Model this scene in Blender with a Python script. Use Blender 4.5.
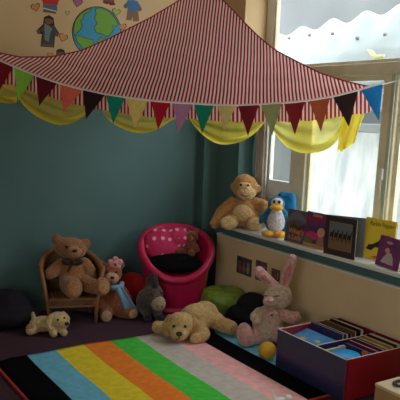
import bpy, bmesh, math, random
from mathutils import Vector, Matrix, Euler
random.seed(4)
D2 = math.pi/180
for o in list(bpy.data.objects): bpy.data.objects.remove(o)
SC = bpy.context.scene
COL = SC.collection

# ------------------------------------------------------------------ camera
ROT = [[0.8426798360395557, 0.0810437055727676, -0.5322805761244553],
       [-0.5373186100548618, 0.18964186237230418, -0.8217814036133181],
       [0.034342469641231284, 0.9785028777796203, 0.20335366472218425]]
RM = Matrix(ROT)
CP = Vector((0, 0, 1.5))
cam = bpy.data.cameras.new('camera'); camo = bpy.data.objects.new('camera', cam); COL.objects.link(camo)
camo.matrix_world = Matrix.Translation(CP) @ RM.to_4x4()
cam.sensor_width = 36; cam.lens = 36*650/400; cam.shift_y = 50/400; cam.clip_start = .05
SC.camera = camo

# ------------------------------------------------------------------ world, sun, exposure
W = bpy.data.worlds.new('sky'); SC.world = W; W.use_nodes = True
wn = W.node_tree; bg = wn.nodes['Background']
tc = wn.nodes.new('ShaderNodeTexCoord'); sx = wn.nodes.new('ShaderNodeSeparateXYZ'); rp = wn.nodes.new('ShaderNodeValToRGB')
wn.links.new(tc.outputs['Generated'], sx.inputs[0]); wn.links.new(sx.outputs['Z'], rp.inputs[0]); wn.links.new(rp.outputs[0], bg.inputs[0])
rp.color_ramp.elements[0].position = 0.0; rp.color_ramp.elements[0].color = (.93, .93, .90, 1)
rp.color_ramp.elements[1].position = .6; rp.color_ramp.elements[1].color = (.86, .93, 1, 1)
bg.inputs[1].default_value = 6.0
sun = bpy.data.lights.new('sun', 'SUN'); sun.energy = 2.2; sun.angle = .03; sun.color = (1, .95, .86)
suno = bpy.data.objects.new('sun', sun); COL.objects.link(suno)
suno.rotation_euler = Vector((.62, .25, -.74)).to_track_quat('-Z', 'Y').to_euler()
def portal(loc, rot, sx_, sy_):
    l = bpy.data.lights.new('window_portal', 'AREA'); l.shape = 'RECTANGLE'; l.size = sx_; l.size_y = sy_
    l.cycles.is_portal = True
    o = bpy.data.objects.new('window_portal', l); COL.objects.link(o); o.location = loc; o.rotation_euler = rot
portal((3.375, 2.72, 1.62), (0, 90*D2, 0), 1.95, 3.06)          # the window in the right wall, facing into the room
portal((-1.68, -.2, 1.55), (0, -90*D2, 0), 1.5, 2.4)           # the unseen window added for fill in the left wall, beside the camera
SC.view_settings.view_transform = 'Standard'; SC.view_settings.look = 'None'
SC.view_settings.exposure = 0.0; SC.view_settings.gamma = 1

# ------------------------------------------------------------------ helpers
def ray(u, v):
    return RM @ Vector(((u-200)/650, -(v-250)/650, -1))
def P(u, v, ax, val):
    r = ray(u, v); t = (val-CP[ax])/r[ax]; return CP + r*t
VD = Vector((.543, .840, 0))
def at(u, v, D):                                               # a point on the vertical plane D metres down the room's diagonal
    r = ray(u, v); return CP + r*(D/r.dot(VD))
def lin(c):
    return tuple((x/12.92 if x <= .04045 else ((x+.055)/1.055)**2.4) for x in c)
def rgb(r, g, b): return lin((r/255, g/255, b/255))

MATS = {}
def mat(name, col, rough=.7, var=.0, vscale=20, bump=0, bscale=60, bdist=.01, sheen=0, transl=0, alpha=1, metal=0, spec=.3, coat=0, col2=None):
    if name in MATS: return MATS[name]
    m = bpy.data.materials.new(name); m.use_nodes = True; nt = m.node_tree; N = nt.nodes; L = nt.links
    p = N['Principled BSDF']; out = N['Material Output']
    p.inputs['Base Color'].default_value = (*col, 1); p.inputs['Roughness'].default_value = rough
    p.inputs['Metallic'].default_value = metal; p.inputs['Specular IOR Level'].default_value = spec
    p.inputs['Coat Weight'].default_value = coat
    p.inputs['Sheen Weight'].default_value = sheen; p.inputs['Sheen Roughness'].default_value = .5
    csock = None
    co = N.new('ShaderNodeTexCoord')
    if var or col2:
        nz = N.new('ShaderNodeTexNoise'); nz.inputs['Scale'].default_value = vscale; nz.inputs['Detail'].default_value = 4
        L.new(co.outputs['Object'], nz.inputs['Vector'])
        mx = N.new('ShaderNodeMix'); mx.data_type = 'RGBA'
        c2 = col2 or tuple(min(1, x*(1+var)) for x in col)
        c1 = col if col2 else tuple(x*(1-var) for x in col)
        mx.inputs[6].default_value = (*c1, 1); mx.inputs[7].default_value = (*c2, 1)
        mr = N.new('ShaderNodeMapRange'); mr.inputs[1].default_value = .35; mr.inputs[2].default_value = .65
        L.new(nz.outputs[0], mr.inputs[0]); L.new(mr.outputs[0], mx.inputs[0]); L.new(mx.outputs[2], p.inputs['Base Color']); csock = mx.outputs[2]
    if bump:
        nb = N.new('ShaderNodeTexNoise'); nb.inputs['Scale'].default_value = bscale; nb.inputs['Detail'].default_value = 5
        L.new(co.outputs['Object'], nb.inputs['Vector'])
        b = N.new('ShaderNodeBump'); b.inputs['Strength'].default_value = bump; b.inputs['Distance'].default_value = bdist
        L.new(nb.outputs[0], b.inputs['Height']); L.new(b.outputs[0], p.inputs['Normal'])
    last = p.outputs[0]
    if transl:
        t = N.new('ShaderNodeBsdfTranslucent'); t.inputs[0].default_value = (*col, 1)
        if csock: L.new(csock, t.inputs[0])
        ms = N.new('ShaderNodeMixShader'); ms.inputs[0].default_value = transl
        L.new(last, ms.inputs[1]); L.new(t.outputs[0], ms.inputs[2]); last = ms.outputs[0]
    if alpha < 1:
        t = N.new('ShaderNodeBsdfTransparent'); t.inputs[0].default_value = (*[min(1, .4+.6*c) for c in col], 1)
        ms = N.new('ShaderNodeMixShader'); ms.inputs[0].default_value = alpha
        L.new(t.outputs[0], ms.inputs[1]); L.new(last, ms.inputs[2]); last = ms.outputs[0]
    L.new(last, out.inputs[0])
    MATS[name] = m; return m
def fur(name, r, g, b, var=.18, bscale=130):
    return mat(name, rgb(r, g, b), .9, var, 45, .9, bscale*.75, .017, sheen=.3, spec=.08)

def obj(name, bm, m, parent=None, smooth=True):
    if isinstance(bm, bpy.types.Mesh): me = bm
    else:
        me = bpy.data.meshes.new(name); bm.normal_update(); bm.to_mesh(me); bm.free()
    mi_ = [f.material_index for f in me.polygons]
    me.materials.clear()
    for q in (m if isinstance(m, (list, tuple)) else [m]): me.materials.append(q)
    if isinstance(m, (list, tuple)): me.polygons.foreach_set('material_index', mi_)
    if smooth:
        me.polygons.foreach_set('use_smooth', [True]*len(me.polygons))
    o = bpy.data.objects.new(name, me); COL.objects.link(o)
    if parent: o.parent = parent
    return o
def tag(o, label, cat, group=None, kind=None):
    o['label'] = label; o['category'] = cat
    if group: o['group'] = group
    if kind: o['kind'] = kind
    return o
def thing(name, label, cat, loc=(0, 0, 0), rot=(0, 0, 0), group=None):
    o = bpy.data.objects.new(name, None); COL.objects.link(o); o.location = loc; o.rotation_euler = rot
    o.empty_display_size = .1
    return tag(o, label, cat, group)
def struct(name, bm, m, parent=None, smooth=False):
    o = obj(name, bm, m, parent, smooth)
    if not parent: o['kind'] = 'structure'
    return o
def facing(x, y): return -math.atan2(x, y)

def bx(bm, lo, hi, mi=0, mtx=None):
    vs = [bm.verts.new((x, y, z)) for x in (lo[0], hi[0]) for y in (lo[1], hi[1]) for z in (lo[2], hi[2])]
    if mtx:
        for v in vs: v.co = mtx @ v.co
    for f in ((0, 1, 3, 2), (4, 6, 7, 5), (0, 4, 5, 1), (2, 3, 7, 6), (0, 2, 6, 4), (1, 5, 7, 3)):
        q = bm.faces.new([vs[i] for i in f]); q.material_index = mi
    return bm
def box(lo, hi, bev=0, seg=2, mtx=None):
    bm = bmesh.new(); bx(bm, lo, hi, 0, mtx)
    if bev: bmesh.ops.bevel(bm, geom=bm.edges[:], offset=bev, segments=seg, affect='EDGES', profile=.5)
    bmesh.ops.recalc_face_normals(bm, faces=bm.faces[:])
    return bm
def tube(pts, r, bm=None, n=8, closed=False):
    bm = bm or bmesh.new(); pts = [Vector(p) for p in pts]; rings = []
    k = len(pts); up = None
    for i, p in enumerate(pts):
        if closed: t = (pts[(i+1) % k]-pts[i-1]).normalized()
        else: t = (pts[min(i+1, k-1)]-pts[max(i-1, 0)]).normalized()
        if up is None: up = t.orthogonal().normalized()
        up = (up - t*up.dot(t)).normalized(); s = t.cross(up)
        rr = r[i] if isinstance(r, (list, tuple)) else r
        rings.append([bm.verts.new(p + (up*math.cos(2*math.pi*j/n)+s*math.sin(2*math.pi*j/n))*rr) for j in range(n)])
    for i in range(k if closed else k-1):
        a, b = rings[i], rings[(i+1) % k]
        for j in range(n): bm.faces.new((a[j], a[(j+1) % n], b[(j+1) % n], b[j]))
    if not closed:
        bm.faces.new(list(reversed(rings[0]))); bm.faces.new(rings[-1])
    return bm
def smoothpath(pts, n=6, closed=False):
    pts = [Vector(p) for p in pts]; k = len(pts); out = []
    for i in range(k if closed else k-1):
        if closed: a, b, c, d = pts[i-1], pts[i], pts[(i+1) % k], pts[(i+2) % k]
        else: a, b, c, d = pts[max(i-1, 0)], pts[i], pts[i+1], pts[min(i+2, k-1)]
        for j in range(n):
            t = j/n
            out.append(.5*((2*b)+(c-a)*t+(2*a-5*b+4*c-d)*t*t+(3*b-a-3*c+d)*t**3))
    if not closed: out.append(pts[-1])
    return out
def ell(bm, c, r, rot=(0, 0, 0), sub=3):
    m = Matrix.Translation(Vector(c)) @ Euler([a*D2 for a in rot]).to_matrix().to_4x4() @ Matrix.Diagonal((r[0], r[1], r[2], 1))
    bmesh.ops.create_icosphere(bm, subdivisions=sub, radius=1, matrix=m); return bm
def cap(bm, p0, p1, r0, r1):
    p0, p1 = Vector(p0), Vector(p1); n = max(3, int((p1-p0).length/(min(r0, r1)*.5))+2)
    for i in range(n):
        t = i/(n-1); ell(bm, p0.lerp(p1, t), [r0+(r1-r0)*t]*3, sub=2)
def grow(name, prims, m, parent, S=1, voxel=1.0, it=4, fuzz=0, fs=.03):
    """One continuous soft body: overlapping masses fused into a single skin, smoothed, then ruffled."""
    bm = bmesh.new()
    for q in prims:
        if q[0] == 'e': ell(bm, [a*S for a in q[1]], [a*S for a in q[2]], q[3] if len(q) > 3 else (0, 0, 0))
        else:
            pts = q[1]; rs = q[2]
            for i in range(len(pts)-1): cap(bm, [a*S for a in pts[i]], [a*S for a in pts[i+1]], rs[i]*S, rs[i+1]*S)
    me = bpy.data.meshes.new('t'); bm.to_mesh(me); bm.free()
    o = bpy.data.objects.new('t', me); COL.objects.link(o)
    r = o.modifiers.new('r', 'REMESH'); r.mode = 'VOXEL'; r.voxel_size = voxel*S; r.use_smooth_shade = True
    s = o.modifiers.new('s', 'SMOOTH'); s.factor = .5; s.iterations = it
    if fuzz:
        tx = bpy.data.textures.new('fz', 'CLOUDS'); tx.noise_scale = fs
        d = o.modifiers.new('d', 'DISPLACE'); d.texture = tx; d.strength = fuzz; d.mid_level = .5
    dg = bpy.context.evaluated_depsgraph_get(); dg.update()
    nm = bpy.data.meshes.new_from_object(o.evaluated_get(dg)); bpy.data.objects.remove(o)
    nm.name = name
    return obj(name, nm, m, parent)
def bead(name, c, r, m, parent, S=1, rot=(0, 0, 0)):
    if not isinstance(r, (tuple, list)): r = (r, r, r)
    bm = bmesh.new(); ell(bm, [a*S for a in c], [a*S for a in r], rot, 3)
    return obj(name, bm, m, parent)
def letters(name, s, size, m, parent, loc, rot=(90*D2, 0, 0), depth=.0006, align='CENTER', sx=1):
    cu = bpy.data.curves.new('t', 'FONT'); cu.body = s; cu.size = size; cu.extrude = depth; cu.align_x = align
    t = bpy.data.objects.new('t', cu); COL.objects.link(t)
    dg = bpy.context.evaluated_depsgraph_get(); dg.update()
    me = bpy.data.meshes.new_from_object(t.evaluated_get(dg)); bpy.data.objects.remove(t)
    o = obj(name, me, m, parent, False); o.location = loc; o.rotation_euler = rot; o.scale = (sx, 1, 1); return o
def plate(pts, y0, y1):
    """flat shape in the x-z plane, from depth y0 (front) to y1 (back)"""
    bm = bmesh.new()
    a = [bm.verts.new((p[0], y0, p[1])) for p in pts]; b = [bm.verts.new((p[0], y1, p[1])) for p in pts]
    bm.faces.new(a); bm.faces.new(list(reversed(b)))
    n = len(pts)
    for i in range(n): bm.faces.new((a[i], b[i], b[(i+1) % n], a[(i+1) % n]))
    bm.normal_update(); bmesh.ops.triangulate(bm, faces=bm.faces[:]); bmesh.ops.recalc_face_normals(bm, faces=bm.faces[:]); return bm
def oval(cx, cz, rx, rz, n=20): return [(cx+rx*math.cos(2*math.pi*i/n), cz+rz*math.sin(2*math.pi*i/n)) for i in range(n)]

# ------------------------------------------------------------------ room shell
teal = mat('teal_wall_paint', rgb(82, 112, 112), .75, .05, 3, .05, 90)
cream = mat('cream_wall_paint', rgb(220, 190, 148), .7, .03, 3, .05, 90)
cream_panel = mat('cream_panel_paint', rgb(228, 200, 158), .55, .03, 4)
white_w = mat('white_gloss_paint', rgb(232, 232, 224), .35, .03, 8)
frame_w = mat('aged_window_paint', rgb(226, 218, 190), .4, .06, 10)
ceil_m = mat('ceiling_paint', rgb(225, 220, 208), .9)
carpet = mat('plum_brown_carpet', rgb(84, 60, 70), .95, .25, 120, .8, 300, spec=.02)

XR, YB, YO, ZC = 3.09, 4.65, 4.25, 2.9
bm = bmesh.new(); bx(bm, (-1.6, -1.95, -.06), (3.5, 4.8, 0)); struct('floor', bm, carpet)
bm = bmesh.new(); bx(bm, (-1.6, -1.95, ZC), (3.5, 4.8, ZC+.1)); struct('ceiling', bm, ceil_m)
ZT = 1.62                                                       # teal dado below, cream above
bm = bmesh.new(); bx(bm, (-1.6, YB, 0), (3.5, YB+.15, ZT), 0); bx(bm, (-1.6, YB, ZT), (3.5, YB+.15, ZC), 1)
struct('wall_back', bm, [teal, cream])
bm = bmesh.new()
bx(bm, (XR, YO, 0), (XR+.28, YB, ZT), 0); bx(bm, (XR, YO, ZT), (XR+.28, YB, ZC), 1)     # pier between corner and window
bx(bm, (XR, -1.95, 0), (XR+.28, YO, .62), 0)                                            # below the window
bx(bm, (XR, -1.95, .62), (XR+.28, 1.2, ZC), 1); bx(bm, (XR, 1.2, 2.6), (XR+.28, YO, ZC), 1)
struct('wall_right', bm, [teal, cream])
bm = bmesh.new()
bx(bm, (-1.75, -1.95, 0), (-1.6, 4.8, .8)); bx(bm, (-1.75, -1.95, 2.3), (-1.6, 4.8, ZC))
bx(bm, (-1.75, -1.95, .8), (-1.6, -1.4, 2.3)); bx(bm, (-1.75, 1.0, .8), (-1.6, 4.8, 2.3)); struct('wall_left', bm, cream)  # gap left in this wall for the added fill window
bm = bmesh.new(); bx(bm, (-1.6, -1.95, 0), (3.5, -1.8, ZC)); struct('wall_front', bm, cream)
# boxed pipe in the corner
bm = box((2.955, 4.55, 0), (XR, YB, ZT), .004); struct('trim_1', bm, teal)
# cream boxing under the sill, its rounded white top edge, teal strip, sill board
bm = box((2.98, 1.2, 0), (XR, 4.35, .545), .002); struct('trim_2', bm, cream_panel)
bm = box((2.974, 1.2, .545), (XR, 4.352, .556), .004); struct('trim_3', bm, white_w)
bm = box((3.0, 1.2, .556), (XR, 4.3, .62), .001); struct('trim_4', bm, teal)
bm = box((2.935, 1.2, .622), (3.36, YO, .65), .006); struct('trim_5', bm, white_w)
bm = bmesh.new(); bx(bm, (-1.59, 4.63, 0), (2.955, YB, .09)); struct('baseboard_back', bm, teal)

# ------------------------------------------------------------------ window
XW = 3.30
win = bpy.data.objects.new('window_1', None); COL.objects.link(win); win['kind'] = 'structure'
def bar(y0, y1, z0, z1, x0=XW, x1=XW+.06, name='frame_bar', m=frame_w, bev=.006):
    return obj(name, box((x0, y0, z0), (x1, y1, z1), bev), m, win, False)
bar(4.16, YO, .65, 2.6, name='frame_jamb', m=white_w); bar(1.2, 1.27, .65, 2.6, name='frame_jamb')
bar(1.27, 4.16, 2.53, 2.6, name='frame_head'); bar(1.27, 4.16, .65, .70, name='frame_sill')
bar(1.27, 4.16, 1.79, 1.87, XW-.015, XW+.06, 'transom')
bar(3.68, 3.83, .70, 1.79, XW-.015, XW+.06, 'mullion'); bar(2.86, 2.97, .70, 1.79, XW-.02, XW+.06, 'mullion')
bar(2.0, 2.1, .70, 1.79, XW-.015, XW+.06, 'mullion')
pale = mat('pale_green_grey_paint', rgb(186, 192, 172), .4)
obj('mullion_groove', box((XW-.032, 2.875, .7), (XW-.02, 2.905, 1.79), .002), pale, win, False)
def sash(y0, y1, z0, z1, w=.035, m=frame_w, low=None):
    s = bmesh.new(); a, b = XW+.008, XW+.045; lo = low or w
    bx(s, (a, y0, z0), (b, y0+w, z1)); bx(s, (a, y1-w, z0), (b, y1, z1)); bx(s, (a, y0+w, z0), (b, y1-w, z0+lo)); bx(s, (a, y0+w, z1-w), (b, y1-w, z1))
    so = obj('sash', s, m, win, False)
    g = bmesh.new(); bx(g, (XW+.022, y0+w, z0+lo), (XW+.027, y1-w, z1-w)); obj('pane', g, glass, so, False)
glass = bpy.data.materials.new('window_glass'); glass.use_nodes = True
nt = glass.node_tree; nt.nodes.remove(nt.nodes['Principled BSDF'])
tr = nt.nodes.new('ShaderNodeBsdfTransparent'); tr.inputs[0].default_value = (.95, .97, .96, 1)
gl = nt.nodes.new('ShaderNodeBsdfGlossy'); gl.inputs['Roughness'].default_value = .03
ms = nt.nodes.new('ShaderNodeMixShader'); lw = nt.nodes.new('ShaderNodeLayerWeight'); lw.inputs[0].default_value = .5
pw = nt.nodes.new('ShaderNodeMath'); pw.operation = 'POWER'; pw.inputs[1].default_value = 5; ad = nt.nodes.new('ShaderNodeMath'); ad.operation = 'MULTIPLY_ADD'; ad.inputs[1].default_value = .6; ad.inputs[2].default_value = .02
nt.links.new(lw.outputs['Facing'], pw.inputs[0]); nt.links.new(pw.outputs[0], ad.inputs[0]); nt.links.new(ad.outputs[0], ms.inputs[0]); nt.links.new(tr.outputs[0], ms.inputs[1]); nt.links.new(gl.outputs[0], ms.inputs[2]); nt.links.new(ms.outputs[0], nt.nodes['Material Output'].inputs[0])
sash(3.83, 4.16, .97, 1.79, .04, white_w)
o = obj('lower_panel', box((XW+.012, 3.83, .70), (XW+.04, 4.16, .97), .003), white_w, win, False)
obj('panel_bead', box((XW+.006, 3.87, .888), (XW+.012, 4.12, .893), .001), pale, win, False)
sash(2.97, 3.68, .70, 1.79, .03); sash(2.1, 2.86, .70, 1.79, .03); sash(1.27, 2.0, .70, 1.79, .03)
sash(1.27, 4.16, 1.87, 2.53, .02)
obj('window_catch', box((XW-.05, 2.90, 1.13), (XW-.032, 2.925, 1.2), .003), white_w, win, False)
obj('window_stay', tube([(XW-.04, 2.91, 1.0), (XW-.04, 2.915, 1.14)], .005), white_w, win)

# unseen window added in the left wall beside the camera, for fill light
fill_win = bpy.data.objects.new('fill_window', None); COL.objects.link(fill_win); fill_win['kind'] = 'structure'
b = bmesh.new()
for y0, y1, z0, z1 in ((-1.4, -1.34, .8, 2.3), (.94, 1.0, .8, 2.3), (-.23, -.17, .8, 2.3), (-1.34, .94, .8, .86), (-1.34, .94, 2.24, 2.3)):
    bx(b, (-1.73, y0, z0), (-1.67, y1, z1))
obj('fill_window_frame', b, white_w, fill_win, False)
b = bmesh.new(); bx(b, (-1.705, -1.34, .86), (-1.70, .94, 2.24)); obj('pane', b, glass, fill_win, False)

# ------------------------------------------------------------------ outside the window
yard = mat('pale_concrete', rgb(150, 148, 142), .9, .1, 2)
bm = bmesh.new(); bx(bm, (3.55, -2, -.3), (11, 14, -.2)); struct('ground', bm, yard)
m = mat('streaked_whitewash', rgb(238, 240, 238), .8)
nt = m.node_tree; N = nt.nodes; L = nt.links
cc = N.new('ShaderNodeTexCoord'); mp = N.new('ShaderNodeMapping'); mp.inputs['Scale'].default_value = (1, 2.2, .7)
nz = N.new('ShaderNodeTexNoise'); nz.inputs['Scale'].default_value = 3; nz.inputs['Detail'].default_value = 5
cr = N.new('ShaderNodeValToRGB'); cr.color_ramp.elements[0].position = .35; cr.color_ramp.elements[0].color = (*rgb(150, 156, 158), 1)
cr.color_ramp.elements[1].position = .62; cr.color_ramp.elements[1].color = (*rgb(186, 188, 186), 1)
L.new(cc.outputs['Object'], mp.inputs[0]); L.new(mp.outputs[0], nz.inputs[0]); L.new(nz.outputs[0], cr.inputs[0]); L.new(cr.outputs[0], N['Principled BSDF'].inputs['Base Color'])
whitewash = m
bm = bmesh.new(); bx(bm, (5.2, 3.9, -.2), (5.35, 5.95, 1.38)); o = struct('yard_wall', bm, whitewash)
bm = box((5.14, 3.9, 1.38), (5.41, 5.97, 1.47), .01); o = struct('yard_wall_coping', bm, mat('grey_coping', rgb(118, 122, 122), .8))
bm = bmesh.new(); bx(bm, (9.0, -2, -.2), (9.2, 16, 6.0)); struct('neighbouring_wall', bm, mat('grey_render', rgb(96, 99, 102), .9, .08, 1.2))
bm = bmesh.new(); bx(bm, (5.25, 5.98, -.2), (6.6, 8.6, 1.62)); struct('outbuilding_wall', bm, mat('dark_grey_render', rgb(84, 88, 88), .9, .08, 2))
bm = box((5.15, 5.98, 1.62), (6.7, 8.7, 1.68), .01); struct('outbuilding_roof', bm, mat('grey_coping', rgb(118, 122, 122), .8))
# peach-tiled low lean-to seen in the right-hand pane
t = thing('garden_shed', 'small mauve shed with peach coping outside the right-hand window pane', 'shed', (5.15, 3.15, -.2))
obj('shed_wall', box((0, -.9, 0), (1.2, .55, .75), .01), mat('peach_board', rgb(160, 126, 104), .8), t, False)
obj('shed_wall', box((.02, -.9, .78), (1.18, .53, 1.35), .01), mat('mauve_board', rgb(92, 86, 98), .8), t, False)
obj('shed_ledge', box((-.04, -.95, .74), (1.24, .6, .79), .01), mat('white_board', rgb(240, 232, 220), .7), t, False)
# corrugated awning sheet
bm = bmesh.new(); ny, nx = 220, 12; g = []
for i in range(nx+1):
    row = []
    for j in range(ny+1):
        y = 2.9 + 3.9*j/ny; s = i/nx
        amp = .022*(1+.6*math.sin(y*1.7))
        z = 1.72 + .70*s - .06*(y-4.4) + amp*(.5+.5*s)*math.cos(2*math.pi*y/.40 + .6*math.sin(y*1.9))*s
        row.append(bm.verts.new((4.05+.45*s, y, z)))
    g.append(row)
for i in range(nx):
    for j in range(ny): bm.faces.new((g[i][j], g[i][j+1], g[i+1][j+1], g[i+1][j]))
sheet_m = mat('milky_corrugated_plastic', rgb(164, 172, 174), .5, .12, 2, transl=.4)
aw = thing('corrugated_awning', 'milky corrugated plastic awning sheet with wavy top edge outside the window', 'awning', (0, 0, 0))
o = obj('corrugated_sheet', bm, sheet_m, aw)
so = o.modifiers.new('s', 'SOLIDIFY'); so.thickness = .004
boltm = mat('dull_bolt', rgb(120, 118, 112), .6)
for u, v in [(289, 38), (309.5, 35), (332.5, 33.5), (357, 38), (385, 34.5)]:
    q = P(u, v, 0, 4.33); b = bmesh.new(); ell(b, q, (.02, .014, .016), sub=2); obj('bolt', b, boltm, aw)
obj('support_rail', tube([(4.08, 2.9, 1.78), (4.08, 6.8, 1.55)], .02), white_w, aw)
o = obj('leaf', plate([(-.07, .05), (-.02, .04), (.03, .0), (.12, .0), (.1, -.04), (.02, -.03), (-.03, .0)], 0, .01), mat('yellowed_leaf', rgb(235, 232, 170), .8))
o.location = P(373, 55, 0, 4.08); o.rotation_euler = (0, 0, -90*D2); tag(o, 'pale yellow leaf caught on the corrugated awning outside', 'leaf')

# ------------------------------------------------------------------ curtain gathered at the left of the window
cm = mat('greige_curtain', rgb(218, 210, 198), .85, .06, 10, transl=.3)
bm = bmesh.new(); rows = []
for i in range(31):
    s = i/30; z = 1.80-(1.80-.66)*s; row = []
    for j in range(61):
        tt = j/60
        x = 3.235+.02*math.sin(tt*math.pi*9+.4*math.sin(s*4)) ; y = 4.225-.11*tt-.015*math.sin(s*3)
        row.append(bm.verts.new((x+.02*tt, y, z)))
    rows.append(row)
for i in range(30):
    for j in range(60): bm.faces.new((rows[i][j], rows[i][j+1], rows[i+1][j+1], rows[i+1][j]))
cur = obj('curtain', bm, cm); tag(cur, 'narrow greige pleated curtain gathered at the left end of the window', 'curtain')
s_ = cur.modifiers.new('s', 'SOLIDIFY'); s_.thickness = .003

# ------------------------------------------------------------------ rug
xs = [.985, 1.185, 1.37, 1.56, 1.742, 1.928, 2.12, 2.297, 2.455, 2.66]
cols = [(15, 15, 17), (104, 166, 190), (208, 184, 52), (228, 120, 48), (72, 176, 66), (176, 166, 158), (214, 158, 156), (15, 15, 17), (104, 166, 190)]
rm = [mat('rug_pile_%d' % i, rgb(*[min(250, q*1.14) for q in c]), .95, .08, 25, .5, 260, spec=.02) for i, c in enumerate(cols)]
YT, YN = 3.76, 2.42
bm = bmesh.new(); ny = 40; grid = []
xx = []; mi = []
for i in range(9):
    for k in range(4): xx.append(xs[i]+(xs[i+1]-xs[i])*k/4); mi.append(i)
xx.append(xs[-1])
def rz(x, y): return .012+.002*math.sin(x*7+y*3)*math.sin(y*5)
def rtop(x): return YT+.012*math.sin(x*9)+max(0, (x-2.35))*.42 - (.03 if x < 1.05 else 0)
for x in xx:
    col_ = []
    for j in range(ny+1):
        y = YN+(rtop(x)-YN)*j/ny
        col_.append(bm.verts.new((x+.004*math.sin(y*6+x*2), y, rz(x, y))))
    grid.append(col_)
for i in range(len(xx)-1):
    for j in range(ny):
        f = bm.faces.new((grid[i][j], grid[i+1][j], grid[i+1][j+1], grid[i][j+1])); f.material_index = mi[i]
# skirt to the floor
ring = [c[0] for c in grid] + grid[-1][1:] + [c[-1] for c in reversed(grid[:-1])] + list(reversed(grid[0][1:-1]))
low = [bm.verts.new((v.co.x, v.co.y, .001)) for v in ring]
for i in range(len(ring)):
    j = (i+1) % len(ring); bm.faces.new((ring[i], low[i], low[j], ring[j]))
rug = obj('rug', bm, rm); tag(rug, 'striped rug in black, blue, yellow, orange, green, grey and pink bands on the carpet', 'rug')
red_b = mat('red_binding', rgb(190, 60, 45), .8)
obj('edge_binding', tube([(.98+.004*math.sin(y*6+2), y, .009) for y in [YN+(YT-.05-YN)*k/30 for k in range(31)]], .008), red_b, rug)
obj('edge_binding', tube([(x, YN-.004, .009) for x in [xs[0]+(xs[-1]-xs[0])*k/20 for k in range(21)]], .008), red_b, rug)

# ------------------------------------------------------------------ striped canopy slung across the corner
def interp(tab, u):
    for (a, b), (c, d) in zip(tab, tab[1:]):
        if u <= c: return b+(d-b)*(u-a)/(c-a)
    return tab[-1][1]
RIM = [(-40, 40), (-20, 52), (0, 61), (14, 67), (36, 76), (60, 84), (83, 90), (106, 95), (126, 98), (151, 101), (173, 103), (194, 104), (217, 105.5), (238, 106), (261, 105), (284, 103.5), (309, 101), (333, 97), (361, 90), (371, 87)]
RIDGE = [(-40, 38), (-20, 48), (0, 53), (20, 57), (50, 57), (80, 51), (110, 38), (150, 18), (180, 0), (202, -22), (222, -1), (232, 9), (245, 23), (258, 36), (275, 50), (300, 63), (320, 73), (345, 81), (371, 87)]
VAL = [(-40, 62), (-20, 74), (0, 83), (14, 86), (35, 93), (60, 100), (83, 106), (106, 111), (126, 114), (151, 117), (173, 118), (194, 119.5), (217, 121), (250, 122), (290, 122), (310, 120.5), (340, 117), (366, 113), (371, 112)]
DR = 4.0
US = [-40+411*i/150 for i in range(151)]
stripe_m = bpy.data.materials.new('red_white_stripe_cotton'); stripe_m.use_nodes = True
nt = stripe_m.node_tree; N = nt.nodes; L = nt.links; p = N['Principled BSDF']
uvn = N.new('ShaderNodeUVMap'); uvn.uv_map = 'UVMap'; sp = N.new('ShaderNodeSeparateXYZ'); L.new(uvn.outputs[0], sp.inputs[0])
fr = N.new('ShaderNodeMath'); fr.operation = 'FRACT'; L.new(sp.outputs[0], fr.inputs[0])
cr = N.new('ShaderNodeValToRGB'); L.new(fr.outputs[0], cr.inputs[0])
cr.color_ramp.elements[0].position = .0; cr.color_ramp.elements[0].color = (*rgb(198, 30, 46), 1)
e = cr.color_ramp.elements[1]; e.position = .47; e.color = (*rgb(198, 30, 46), 1)
e = cr.color_ramp.elements.new(.52); e.color = (*rgb(250, 238, 230), 1)
e = cr.color_ramp.elements.new(.96); e.color = (*rgb(250, 238, 230), 1)
e = cr.color_ramp.elements.new(1.0); e.color = (*rgb(198, 30, 46), 1)
L.new(cr.outputs[0], p.inputs['Base Color']); p.inputs['Roughness'].default_value = .85; p.inputs['Specular IOR Level'].default_value = .1
tl = N.new('ShaderNodeBsdfTranslucent'); L.new(cr.outputs[0], tl.inputs[0]); mx = N.new('ShaderNodeMixShader'); mx.inputs[0].default_value = .52
L.new(p.outputs[0], mx.inputs[1]); L.new(tl.outputs[0], mx.inputs[2]); L.new(mx.outputs[0], N['Material Output'].inputs[0])
canopy = thing('canopy', 'red and white striped fabric canopy slung tent-like across the corner', 'canopy')
SLANT = [(-40, 1.2), (20, 1.05), (60, .8), (100, .52), (150, .32), (200, .16), (250, .05), (300, -.12), (350, -.3), (380, -.4)]
def strip(u, v):                                                # stripes fan out from a point high above the peak
    h = max(0, interp(RIM, u)-v)
    return (u-interp(SLANT, u)*h+(.7*math.sin(h*.13+u*.045)+.35*math.sin(h*.37-u*.03))*min(1, h/12)*max(.2, 1-max(0, u)/260))/3.75
bm = bmesh.new(); uvl = bm.loops.layers.uv.new('UVMap'); R_ = 28; G = []; UV = {}
for i, u in enumerate(US):
    vr, vt = interp(RIM, u), interp(RIDGE, u); row = []
    for k in range(R_+1):
        s = k/R_; v = vr+(vt-vr)*s
        uu = u
        q = strip(uu, v)
        fold = (.010*math.sin(u*.11+v*.05)+.007*math.sin((vr-v)*.42+u*.03)*math.exp(-(vr-v)/45))*min(1, (vr-vt)/40)*math.sin(math.pi*s)
        sag = .05*math.sin(math.pi*s)*min(1, (vr-vt)/60)
        D = DR+.0040*(vr-v)+fold+sag
        P3 = at(uu, v, D); w = bm.verts.new(P3); row.append(w); UV[w] = (q, v*.01)
    G.append(row)
for i in range(len(US)-1):
    for k in range(R_): 
        f = bm.faces.new((G[i][k], G[i+1][k], G[i+1][k+1], G[i][k+1]))
        for l in f.loops: l[uvl].uv = UV[l.vert]
o = obj('roof_cloth', bm, stripe_m, canopy)
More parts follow.
